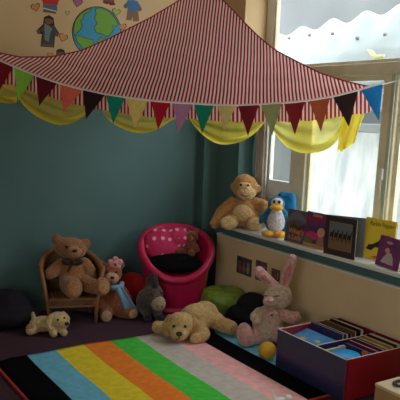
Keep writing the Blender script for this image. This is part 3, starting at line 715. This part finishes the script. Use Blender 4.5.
# green pouf
gp = mat('green_satin_vinyl', rgb(132, 166, 62), .38, .1, 14, .25, 18, spec=.5)
PF = thing('pouf', 'squat olive green round pouf in front of the cream boxing', 'pouf', (2.80, 3.97, .0), (0, 0, 0))
bm = bmesh.new(); n = 72; g = []
prof = [(.0, .178), (.03, .172), (.07, .186), (.12, .192), (.155, .184), (.182, .166), (.196, .13), (.198, .08), (.19, .035), (.17, .006), (.12, 0), (0, 0)]
for r, z in prof:
    if r == 0: g.append([bm.verts.new((0, 0, z))]); continue
    g.append([bm.verts.new(((r+.004*math.sin(i*1.7+z*40)+.003*math.sin(i*.5))*math.cos(2*math.pi*i/n)*.87, (r+.004*math.sin(i*1.1))*math.sin(2*math.pi*i/n)*.87, max(0, z+(.004*math.sin(i*.9) if z > .01 else 0)))) for i in range(n)])
for k in range(len(g)-1):
    a, b = g[k], g[k+1]
    for i in range(n):
        j = (i+1) % n
        if len(a) == 1: bm.faces.new((a[0], b[j], b[i]))
        elif len(b) == 1: bm.faces.new((a[i], a[j], b[0]))
        else: bm.faces.new((a[i], a[j], b[j], b[i]))
bmesh.ops.recalc_face_normals(bm, faces=bm.faces[:]); o = obj('cover', bm, gp, PF); q = o.modifiers.new('s', 'SUBSURF'); q.levels = 1; q.render_levels = 1
obj('piping', tube([(.15*math.cos(a), .15*math.sin(a), .178) for a in [2*math.pi*i/48 for i in range(48)]], .004, closed=True), gp, PF)

# beanbags
bk = mat('black_beanbag_cloth', rgb(22, 22, 26), .75, .2, 12, .3, 30, spec=.2)
c = rootat('beanbag', 'black beanbag behind the pink bunny, against the cream boxing', 'beanbag', 2.78, 3.62, .014, 0)
grow('bag', [('e', (2, 2, 10), (24, 16, 10.5)), ('e', (4, 3, 19), (16, 11, 13))], bk, c, .0074, 1.2, 6, .01, .08)
bk2 = mat('midnight_beanbag_cloth', rgb(30, 24, 32), .8, .2, 12, .3, 30, spec=.2)
c = rootat('beanbag', 'large dark plum beanbag at the left against the teal wall', 'beanbag', 1.22, 4.36, 0, 0)
grow('bag', [('e', (0, 0, 12), (34, 20, 13)), ('e', (0, 3, 21), (26, 14, 17))], bk2, c, .0072, 1.6, 6, .014, .1)

# small cream dog
S = .0068
pup = fur('cream_plush', 206, 178, 128); pup2 = fur('sandy_plush', 176, 134, 88)
c = rootat('dog_toy', 'small cream plush puppy with black nose lying on the carpet by the beanbag', 'dog toy', 1.46, 4.12, 0, 0)
grow('body', [('e', (-6, 2, 9), (14, 9, 8)), ('e', (8, -4, 14.5), (9.5, 8.5, 8.5)), ('e', (14, -9, 12.5), (6, 6, 5.2)),
              ('c', [(3, -6, 6), (4, -15, 3.8)], [4.8, 4]), ('c', [(11, -5, 6), (14, -13, 3.8)], [4.5, 4]), ('c', [(-14, 0, 6), (-18, -6, 5)], [6.5, 5]), ('c', [(-15, 4, 13), (-16, 3, 20)], [2.4, 2])], pup, c, S, .8, 4, .006, .02)
grow('ear', [('c', [(2, -7, 19), (-1, -11, 13), (0, -12, 9)], [3, 3.2, 3.2])], pup, c, S, .7, 3, .003)
grow('ear', [('c', [(14, -1, 20), (18, -3, 15)], [2.6, 2.8])], pup, c, S, .7, 3, .003)
bead('nose', (17, -14.6, 13.6), (2.4, 1.9, 2), blk, c, S); bead('eye', (8.2, -12, 17), 1.1, blk, c, S); bead('eye', (14.5, -9.6, 18), 1.1, blk, c, S)
bead('rump_patch', (-18, -4.5, 7), (5, 5, 5), pup2, c, S)

# big golden dog lying on the rug corner
S = .0075
gd = fur('golden_plush', 206, 168, 110); gd2 = fur('dark_golden_plush', 186, 142, 88)
c = rootat('dog_toy', 'large golden plush dog lying with chin on the rug edge by the pink chair', 'dog toy', 2.255, 3.62, .014, 0)
grow('body', [('e', (10, 9, 13.5), (18, 15, 14), (0, 0, 25)), ('e', (17, 16, 15), (13, 12, 13)), ('e', (0, 0, 10), (14, 12, 10)),
              ('c', [(-8, -1, 8), (-20, 1, 6), (-26, 2, 6)], [8, 6.5, 6.2]), ('c', [(10, -4, 8), (15, -14, 6), (8, -21, 4.5)], [8.5, 7, 5]),
              ('c', [(22, 14, 12), (33, 9, 8), (41, 4, 7)], [10, 7.5, 7]), ('c', [(16, 24, 14), (30, 26, 8)], [8, 6])], gd, c, S, 1.0, 5, .008, .025)
h3 = grow('head', [('e', (-5, -12, 13.5), (13.5, 11, 12)), ('e', (-6, -20, 8.5), (8.5, 8.5, 6.8)), ('e', (-6, -14, 18), (10, 8, 8))], gd, c, S, .9, 4, .006, .02)
grow('ear', [('c', [(5, -11, 19), (9, -16, 14), (9, -18, 7)], [3.6, 4.5, 4.5])], gd2, h3, S, .8, 3, .004)
grow('ear', [('c', [(-15, -10, 19), (-18, -14, 13), (-17, -16, 7)], [3.4, 4.2, 4.2])], gd2, h3, S, .8, 3, .004)
bead('nose', (-6, -28, 10.5), (2.9, 2.0, 2.2), blk, h3, S); bead('eye', (-11, -22.2, 15.5), 1.3, blk, h3, S); bead('eye', (-1, -22.4, 15.5), 1.3, blk, h3, S)
obj('mouth', tube([Vector(q)*S for q in ((-6, -28.6, 8.3), (-6, -28.2, 6), (-9, -27, 4.8))], .0035, n=6), mat('dark_stitch', rgb(70, 44, 34), .8), c)
bead('paw_pad', (43.5, 0, 6.5), (4.5, 4.5, 5), gd2, c, S)

# pink bunny
S = .0066
bn = fur('cream_pink_plush', 206, 178, 152); pn = fur('dusty_pink_plush', 214, 162, 152); pnd = fur('deep_pink_lining', 196, 130, 122)
c = rootat('bunny_toy', 'large cream and pink plush bunny with long upright ears sitting beside the black beanbag', 'bunny toy', 2.635, 3.24, .014, 6)
BX, = (0,)
grow('body', [('e', (3, 2, 20), (16, 12, 20)), ('e', (3, 0, 13), (16, 13, 12))], bn, c, S, 1.0, 4, .008, .02)
h4 = grow('head', [('e', (12, 3, 49), (14.5, 12, 13.5), (0, -10, 0)), ('e', (3, -5, 46), (7, 7, 6))], bn, c, S, 1.0, 4, .008, .02)
grow('leg', [('c', [(-4, -4, 10), (-16, -9, 8)], [9, 8]), ('e', (-20, -11, 12), (8.5, 8, 13), (0, -12, 0))], pn, c, S, .9, 4, .005, .02)
grow('leg', [('c', [(10, -4, 12), (18, -10, 12)], [9, 9]), ('e', (21, -12, 10), (8, 7.5, 11))], pn, c, S, .9, 4, .005, .02)
grow('arm', [('c', [(-6, 0, 32), (-11, -8, 30), (-9, -10, 27)], [6, 5.5, 5])], bn, c, S, .9, 4, .004)
grow('arm', [('c', [(15, 0, 32), (25, -6, 30), (29, -8, 31)], [6.5, 6.5, 6.5])], pn, c, S, .9, 4, .004)
er = grow('ear', [('c', [(8, 4, 60), (-2, 2, 68), (-9, 0, 75), (-7, 0, 72)], [5, 5.6, 5.4, 4])], pn, c, S, .8, 4, .003)
e2 = grow('ear', [('c', [(17, 4, 60), (20, 4, 74), (24, 5, 88)], [5.5, 6.2, 5])], pn, c, S, .8, 4, .003)
bead('ear_lining', (19.5, -1, 73), (3, 1.8, 12), pnd, e2, S, (0, 14, 0)); bead('ear_lining', (-3, -2.8, 69), (8, 1.8, 2.6), pnd, er, S, (0, 42, 0))
bead('snout', (1, -11.5, 47), (5, 4, 3.4), pn, h4, S); bead('nose', (.5, -15, 48.5), (2, 1.2, 1.3), pnd, h4, S)
bead('closed_eye', (9, -8.6, 52.5), (3.5, 1, .8), fur('eye_stitch_plush', 120, 100  , 96), h4, S, (0, -10, 0)); bead('closed_eye', (-1.5, -7, 52), (2, 1, .8), fur('eye_stitch_plush', 120, 100  , 96), h4, S)
grow('neck_bow', [('e', (1, -11, 34), (5, 2, 3)), ('e', (8, -11, 35), (4.5, 2, 3)), ('e', (4.5, -12, 34.5), (1.8, 1.8, 1.8))], pn, c, S, .6, 2)
bead('bow_button', (5, -14, 34.6), 1.2, pm('button_red', 120, 40, 40), c, S)
# yellow ball
o = bead('ball', (0, 0, .056), (.058, .055, .056), mat('yellow_rubber', rgb(214, 164, 44), .5, .08, 12), None)
o.location = (P(269.5, 361, 2, .014).x+.01, P(269.5, 361, 2, .014).y+.04, .014); tag(o, 'yellow ball on the rug between the bunny and the blue box', 'ball')

# monkey on the sill
S = .0078
mk = fur('ginger_plush', 194, 142, 84); mk2 = fur('straw_plush', 222, 186, 132)
c = rootat('monkey_toy', 'big ginger plush monkey sitting at the far end of the window sill', 'monkey toy', 2.995, 4.03, .652, -4)
grow('body', [('e', (0, 3, 15), (16, 11, 15)), ('e', (0, 0, 11), (16.5, 11, 11)), ('c', [(-11, 3, 24), (-21, 0, 14), (-27, -4, 3)], [6.5, 6.5, 5.5]), ('c', [(11, 2, 25), (20, -1, 24), (24, -4, 16)], [6, 5.5, 5]),
              ('c', [(-8, -4, 7), (-12, -12, 6)], [8, 7.5]), ('c', [(9, -4, 7), (13, -10, 6)], [8, 7.5])], mk, c, S, 1.0, 4, .008, .02)
h5 = grow('head', [('e', (1, 1, 40), (13, 11, 12.5)), ('e', (-11, 2, 40), (3, 3, 4.2)), ('e', (14, 2, 39), (3, 3, 4.2)), ('e', (0, -1, 46), (9.5, 8.5, 7.5))], mk, c, S, .9, 4, .007, .02)
mz = grow('muzzle', [('e', (3, -8.5, 35.5), (9.5, 6.5, 7)), ('e', (1, -8.5, 43), (6.8, 3.4, 3.4))], mk2, h5, S, .8, 4, .002)
bead('nose', (3.5, -12.6, 41), (2.4, 1.6, 1.2), mk2, h5, S); bead('eye', (-2.4, -12, 43.6), 1.2, blk, h5, S); bead('eye', (4.6, -12, 43.6), 1.2, blk, h5, S)
obj('mouth', tube([Vector(q)*S for q in ((-2, -14.2, 34.5), (3, -15.4, 33), (8, -14.2, 34.5))], .003, n=6), mat('dark_stitch', rgb(70, 44, 34), .8), h5)
pads(c, S, [((-12, -19.5, 6.5), (8.5, 3, 6.5), (-15, 10, 0)), ((13.5, -17.5, 7), (8, 3, 6.2), (-15, -10, 0))], mk2, 'foot_sole')
bead('belly', (0, -8, 15), (10, 4, 9), mk2, c, S)

# penguin
S = .0074
bl = fur('penguin_blue_plush', 44, 116, 150); wh = fur('off_white_plush', 214, 214, 216); org = fur('yellow_orange_plush', 236, 168, 44)
c = rootat('penguin_toy', 'blue plush penguin with yellow beak and feet standing on the sill', 'penguin toy', 3.01, 3.65, .652, -4)
grow('body', [('e', (0, 2, 15), (10.5, 8, 13.5)), ('e', (0, 1, 31), (8.5, 7.5, 8.5)), ('e', (0, 2, 22), (8, 7, 8)), ('c', [(-7, 1, 24), (-13, -2, 17), (-14, -2, 13)], [3.4, 3, 2.2]), ('c', [(7, 1, 24), (13, -2, 17)], [3.4, 2.6])], bl, c, S, .8, 4, .003, .02)
grow('belly', [('e', (1, -3, 14.5), (8.8, 5.6, 11.5)), ('e', (1, -3, 23), (6, 4, 5))], wh, c, S, .8, 4, .002)
grow('face', [('e', (1, -4, 33), (6, 4.2, 5.2))], wh, c, S, .7, 3)
grow('beak', [('e', (1, -8.5, 29), (7, 4.8, 3)), ('e', (1, -6, 31), (5, 4, 3.2))], org, c, S, .6, 3)
bead('eye', (-1.5, -8, 34.6), (1.3, .9, 1.7), blk, c, S); bead('eye', (3.5, -8, 34.6), (1.3, .9, 1.7), blk, c, S)
for x, rz_ in ((-6, 12), (6.5, -12)): grow('foot', [('e', (x, -9, 3), (6.2, 7.5, 3.4), (0, 0, rz_))], org, c, S, .7, 3, .002)

# round-topped blue padded shape behind it
c = rootat('backpack', 'small rounded bright blue padded bag behind the penguin on the sill', 'bag', 3.14, 3.69, .652, -15)
blb = mat('bright_blue_cloth', rgb(24, 122, 176), .75, .08, 14, .3, 60)
grow('bag_body', [('e', (0, 0, 12), (12, 4.5, 12)), ('e', (0, 0, 26), (9.5, 4.2, 13)), ('e', (0, 0, 20), (11, 4.4, 12)), ('e', (-4, 0, 34), (5, 3.6, 5)), ('e', (4, 0, 34), (5, 3.6, 5))], blb, c, .0080, .8, 5)
obj('bag_seam', tube([Vector(q)*.0080 for q in smoothpath([(-9, -4.2, 8), (-8.5, -4.4, 20), (-6, -4, 31), (0, -3.8, 35), (6, -4, 31), (8.5, -4.4, 20), (9, -4.2, 8)])], .003, n=6), mat('dark_blue_seam', rgb(16, 80, 130), .7), c)

# ------------------------------------------------------------------ books on the sill
page = mat('page_edges', rgb(200, 190, 170), .8)
ZS = .6515
def sbook(label, bl_, br_, h_px, cover, th=.012, lean=6, back=None):
    """closed book standing on the sill, cover to the room; bl_, br_ are its lower corners"""
    A = P(*bl_, 2, ZS); B = P(*br_, 2, ZS); d = B-A; w = d.length; ang = math.atan2(d.y, d.x)
    t = thing('picture_book', label, 'book', A, (0, 0, 0))
    t.rotation_euler = Euler((-lean*D2, 0, ang)).to_quaternion().to_euler() if False else (-lean*D2, 0, ang)
    dep = -(RM.transposed() @ (A-CP)).z; h = h_px*dep/650/.97
    obj('front_cover', box((0, 0, 0), (w, .002, h)), cover, t, False); obj('back_cover', box((0, th-.002, 0), (w, th, h)), back or cover, t, False)
    obj('spine', box((-.001, 0, 0), (.001, th, h)), cover, t, False); obj('pages', box((.001, .002, .003), (w-.003, th-.002, h-.003)), page, t, False)
    return t, w, h
fr_ = -.0012
def cov(t): return [q for q in bpy.data.objects if q.parent == t and q.name.startswith('front_cover')][0]
def blob(t, name, pts, m, k=1): return obj(name, plate(pts, -.0006*k, -.0006*k+.0005), m, cov(t), False)
t, w, h = sbook('dark picture book with orange title beside the penguin on the sill', (284, 240), (303.5, 245), 31, mat('cover_night', rgb(78, 78, 92), .35, col2=rgb(112, 100, 98), vscale=25), lean=7)
blob(t, 'pictured_hill', [(0, h*.72), (w*.25, h*.9), (w*.5, h*.98), (w*.9, h*.78), (w, h*.7), (w, h*.66), (w*.5, h*.72), (0, h*.6)], pm('hill_print', 120, 118, 126))
blob(t, 'pictured_house', [(w*.1, h*.4), (w*.35, h*.6), (w*.6, h*.5), (w*.9, h*.62), (w, h*.45), (w*.6, h*.36)], pm('house_print', 96, 60, 52), 1.2)
og = pm('title_orange', 240, 150, 60)
letters('title', "What's", h*.23, og, cov(t), (w*.55, -.0016, h*.28), sx=1.0); letters('title', 'a Lady', h*.22, og, cov(t), (w*.52, -.0016, h*.10))
t, w, h = sbook('busy purple and pink picture book, second from the penguin on the sill', (302.5, 245), (323.5, 250.5), 33.5, mat('cover_plum', rgb(118, 60, 112), .35, col2=rgb(84, 56, 92), vscale=20), lean=7)
blob(t, 'pictured_band', [(0, h*.72), (w, h*.78), (w, h*.9), (0, h*.86)], pm('berry_print', 150, 44, 86))
blob(t, 'pictured_rug', oval(w*.36, h*.33, w*.3, h*.12), pm('magenta_print', 206, 52, 120)); blob(t, 'pictured_grass', oval(w*.22, h*.2, w*.2, h*.1), pm('grass_print', 96, 120, 60), 1.3)
blob(t, 'pictured_child', oval(w*.76, h*.46, w*.17, h*.14), pm('face_print', 214, 150, 120)); blob(t, 'pictured_child', [(w*.6, h*.08), (w*.95, h*.08), (w*.9, h*.33), (w*.66, h*.33)], pm('dress_print', 170, 110, 96))
blob(t, 'pictured_ground', [(0, 0), (w, 0), (w, h*.1), (0, h*.12)], pm('sand_print', 190, 140, 90))
letters('title', 'Bedtime', h*.14, pm('title_gold', 230, 180, 90), cov(t), (w*.5, -.0018, h*.88), sx=.8)
# dark book standing open
A = P(323.5, 253, 2, ZS); B = P(354, 260.3, 2, ZS); d = B-A; w = d.length; ang = math.atan2(d.y, d.x); dep = -(RM.transposed() @ (A-CP)).z; h = 39*dep/650
blc = mat('cover_near_black', rgb(60, 52, 54), .35, spec=.4)
t = thing('picture_book', 'dark framed picture book standing half open in the middle of the sill', 'book', A, (0, 0, ang))
obj('front_cover', box((0, 0, 0), (w, .003, h), .0008), blc, t, False)
mt = Matrix.Rotation(24*D2, 4, 'Z')
obj('back_cover', box((0, 0, 0), (w*1.02, .003, h), .0008, mtx=Matrix.Translation((0, .004, 0)) @ mt), mat('cover_grey_back', rgb(92, 88, 92), .4), t, False)
obj('pages', box((.002, .003, .003), (w-.004, .011, h-.004), .001), page, t, False)
obj('spine', tube([(0, .003, 0), (0, .003, h)], .004), blc, t)
gdm = pm('gold_border', 150, 120, 70)
x0, x1, z0, z1 = w*.14, w*.88, h*.16, h*.86
b = bmesh.new()
for q in ((x0, x1, z0, z0+.003), (x0, x1, z1-.003, z1), (x0, x0+.003, z0, z1), (x1-.003, x1, z0, z1)): bx(b, (q[0], -.0014, q[2]), (q[1], -.0002, q[3]))
obj('picture_border', b, gdm, cov(t), False)
blob(t, 'pictured_sky', [(x0+.003, z0+.003+.5*(z1-z0)), (x1-.003, z0+.003+.5*(z1-z0)), (x1-.003, z1-.003), (x0+.003, z1-.003)], pm('dusk_print', 108, 116, 116))
blob(t, 'pictured_field', [(x0+.003, z0+.003), (x1-.003, z0+.003), (x1-.003, z0+.5*(z1-z0)), (x0+.003, z0+.5*(z1-z0))], pm('field_print', 128, 100, 72))
for k in range(5): blob(t, 'pictured_animal', [(x0+(x1-x0)*(.04+.19*k+a*.19), z0+(z1-z0)*(.30+b)) for a, b in ((0, .0), (.08, 0), (.14, .14), (.6, .14), (.66, 0), (.76, 0), (.78, .22), (1, .34), (.96, .42), (.8, .44), (.66, .30), (.15, .32), (.02, .2))], pm('animal_print', 34, 32, 36), 2)
# yellow book
t, w, h = sbook('bright yellow picture book with a black crawling animal on the sill', (361, 256), (391, 263.5), 38.5, mat('cover_yellow', rgb(226, 196, 52), .4), lean=5, th=.014)
w_ = w
letters('title', 'Parkin Pepper', h*.16, pm('title_brown', 130, 84, 40), cov(t), (w*.55, -.0016, h*.82), sx=.82)
blob(t, 'pictured_animal', [(w*.12, h*.22), (w*.3, h*.2), (w*.42, h*.3), (w*.62, h*.3), (w*.95, h*.3), (w*.98, h*.52), (w*.8, h*.64), (w*.6, h*.6), (w*.5, h*.46), (w*.32, h*.36), (w*.2, h*.34)], pm('animal_black', 40, 36, 44), 1.3)
blob(t, 'pictured_face', oval(w*.78, h*.56, w*.13, h*.06), pm('face_grey', 176, 168, 170), 2)
blob(t, 'pictured_red_shape', [(w*.3, h*.04), (w*.5, h*.1), (w*.62, h*.05), (w*.7, h*.12), (w*.66, h*.03)], pm('red_print', 206, 86, 40), 1.3)
# purple book in front
t, w, h = sbook('small glossy purple book with pale princess picture, nearest on the sill', (375, 264), (397.5, 272), 29, mat('cover_purple', rgb(112, 52, 108), .25, col2=rgb(136, 60, 112), vscale=12, spec=.6), lean=8, th=.018)
blob(t, 'pictured_dress', [(w*.2, h*.14), (w*.75, h*.12), (w*.7, h*.35), (w*.6, h*.5), (w*.45, h*.5), (w*.3, h*.32)], pm('dress_pale', 196, 178, 176), 1.4)
blob(t, 'pictured_head', oval(w*.42, h*.56, w*.1, h*.09), pm('face_print', 214, 150, 120), 1.6); blob(t, 'pictured_crown', oval(w*.45, h*.82, w*.14, h*.05), pm('crown_pink', 196, 120, 160), 1.6)

# ------------------------------------------------------------------ blue and red book box
navy = mat('navy_laminate', rgb(40, 40, 78), .3, .05, 6, spec=.5); redl = mat('red_laminate', rgb(142, 26, 34), .3, .05, 6, spec=.5)
edge = mat('silver_edge_strip', rgb(226, 206, 200), .3, spec=.6)
X0, X1, Y0, Y1, H0, ZB = 2.44, 2.955, 2.30, 2.876, .238, .016
kb = thing('book_box', 'open wooden kinder box, navy long side and red ends, full of books', 'box', (X0, Y0, ZB)); LX, LY = X1-X0, Y1-Y0
tk = .014
obj('long_panel', box((0, 0, 0), (tk, LY, H0), .001), navy, kb, False); obj('long_panel', box((LX-tk, 0, 0), (LX, LY, H0), .001), redl, kb, False)
obj('end_panel', box((tk, 0, 0), (LX-tk, tk, H0), .001), redl, kb, False); obj('end_panel', box((tk, LY-tk, 0), (LX-tk, LY, H0), .001), redl, kb, False)
obj('divider', box((tk, LY*.45, .01), (LX-tk, LY*.45+.01, H0-.008), .001), navy, kb, False); obj('bottom_board', box((tk, tk, 0), (LX-tk, LY-tk, .01)), navy, kb, False)
b = bmesh.new()
for lo, hi in (((0, 0, H0), (.006, LY, H0+.003)), ((LX-.006, 0, H0), (LX, LY, H0+.003)), ((0, 0, H0), (LX, .006, H0+.003)), ((0, LY-.006, H0), (LX, LY, H0+.003)), ((tk, LY*.45+.002, H0-.009), (LX-tk, LY*.45+.008, H0-.006))): bx(b, lo, hi)
obj('edge_strip', b, edge, kb, False); 
obj('corner_strip', box((-.002, -.002, 0), (.004, .004, H0), .001), redl, kb, False)
def boxbook(label, x, y, ln, ht, th, lean, col, zb=.0, rz_=0, name='picture_book', c2=None):
    """a book standing on its long edge inside the box, spine along the room's length"""
    t = thing(name, label, 'book', (x, y, ZB+.012+zb), (0, lean*D2, rz_*D2), 'books in the navy and red box')
    cm_ = mat('jacket_%d_%d_%d' % col, rgb(*col), .3, spec=.5, **({'col2': rgb(*c2), 'vscale': 18} if c2 else {}))
    b = bmesh.new(); bx(b, (0, 0, 0), (.0025, ln, ht)); bx(b, (th-.0025, 0, 0), (th, ln, ht)); obj('cover', b, cm_, t, False)
    obj('pages', box((.0025, .003, .003), (th-.0025, ln-.003, ht-.003)), page, t, False)
    return t, ht
far_y, near_y = Y0+LY*.45+.02, Y0+tk+.006
t, ht = boxbook('purple backed book with glossy top, far half of the box', 2.690, far_y, .27, .245, .016, -2, (62, 44, 92))
t, ht = boxbook('dark silver book in the far half of the box behind the purple one', 2.722, far_y, .265, .24, .018, -2, (70, 66, 76))
t, ht = boxbook('brown book in the far half of the box', 2.756, far_y, .25, .235, .012, -1, (70, 50, 44))
t, ht = boxbook('ochre book in the far half of the box', 2.785, far_y, .26, .245, .014, 0, (110, 84, 52))
t, ht = boxbook('black tall book in the far half of the box nearest the wall', 2.83, far_y, .26, .25, .03, 0, (34, 32, 36))
t, ht = boxbook('blue book with orange splash in the near half of the box', 2.675, near_y, .225, .21, .014, -2, (46, 48, 110), c2=(60, 50, 96))
t, ht = boxbook('maroon book in the near half of the box', 2.705, near_y, .225, .222, .018, -2, (104, 34, 66))
t, ht = boxbook('plum book in the near half of the box next to the maroon one', 2.738, near_y, .22, .228, .018, -1, (92, 36, 84))
t, ht = boxbook('cream edged book in the near half of the box', 2.772, near_y, .225, .225, .022, 0, (160, 132, 92))
t, ht = boxbook('gold trimmed book in the near half of the box', 2.808, near_y, .22, .232, .016, 0, (176, 140, 70))
t, ht = boxbook('black book against the wall side in the near half of the box', 2.85, near_y, .225, .236, .04, 0, (40, 36, 38))
# fish book lying at a slant, far-left compartment
t = thing('picture_book', 'light blue picture book with yellow fish lying slanted in the box', 'book', (2.463, far_y+.015, ZB+.165), (0, -14*D2, 0), 'books in the navy and red box')
obj('cover', box((0, 0, 0), (.2, .26, .006), .001), mat('cover_sea_blue', rgb(44, 120, 186), .3, col2=rgb(70, 156, 206), vscale=14), t, False)
obj('pages', box((.003, .003, -.008), (.197, .257, 0)), page, t, False)
for x, y in ((.05, .1), (.1, .18), (.12, .08), (.05, .21)): bead('printed_fish', (x, y, .0063), (.014, .02, .001), pm('fish_yellow', 206, 176, 84), t)
# near-left compartment: round blue box lid and tagged book
t = thing('round_tub', 'round bright blue plastic tub in the near corner of the box', 'tub', (2.56, near_y+.105, ZB+.012))
bm = bmesh.new(); bmesh.ops.create_cone(bm, cap_ends=True, segments=40, radius1=.08, radius2=.085, depth=.19, matrix=Matrix.Translation((0, 0, .095))); obj('tub_body', bm, mat('tub_blue', rgb(30, 120, 190), .35), t, False)
bm = bmesh.new(); ell(bm, (0, 0, .19), (.086, .086, .026)); obj('lid', bm, mat('lid_blue', rgb(36, 146, 212), .35, .06, 30), t)
t, ht = boxbook('navy book with a white barcode tag beside the round blue tub', 2.472, near_y+.2, .02, .2, .19, 0, (46, 40, 96))
obj('barcode_tag', box((.14, .003, ht), (.18, .018, ht+.001)), pm('tag_white', 214, 214, 214), t, False)
t['category'] = 'book'
bead('orange_splash', (-.0012, .06, .19), (.001, .03, .022), pm('splash_orange', 220, 120, 60), [o for o in bpy.data.objects if o.get('label') == 'blue book with orange splash in the near half of the box'][0])

# ------------------------------------------------------------------ pale wooden box at lower right
wd = mat('pale_birch_ply', rgb(206, 180, 140), .45, .08, 6, .05, 20)
pt = P(375.6, 383, 2, .30)
t = thing('storage_box', 'pale birch box with a dark strap on its lid at the lower right', 'box', (pt.x, pt.y-.5, 0))
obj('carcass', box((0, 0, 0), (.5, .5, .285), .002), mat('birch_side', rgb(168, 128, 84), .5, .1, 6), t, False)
obj('lid', box((-.002, -.002, .285), (.502, .502, .30), .002), wd, t, False)
obj('strap', tube(smoothpath([(.3, .44, .303), (.16, .45, .306), (.075, .452, .308), (.055, .43, .307), (.08, .405, .305), (.2, .37, .304), (.3, .34, .304)]), .007, n=8), mat('dark_strap', rgb(60, 50, 56), .6), t)
# small shiny white ornament poking in at the bottom edge
c = rootat('toy_cat', 'tiny glossy white cat ornament on the rug at the bottom edge', 'toy', 2.12, 2.46, .014, 0)
gw = mat('white_gloss_plastic', rgb(244, 240, 232), .12, spec=.7)
grow('body', [('e', (3, 0, 3), (6, 4, 4)), ('c', [(-2, 0, 4), (-4, 0, 8), (-6, 0, 13)], [1.6, 1.1, .8]), ('e', (9, 0, 7), (3.2, 3, 3))], gw, c, .0058, .4, 3)
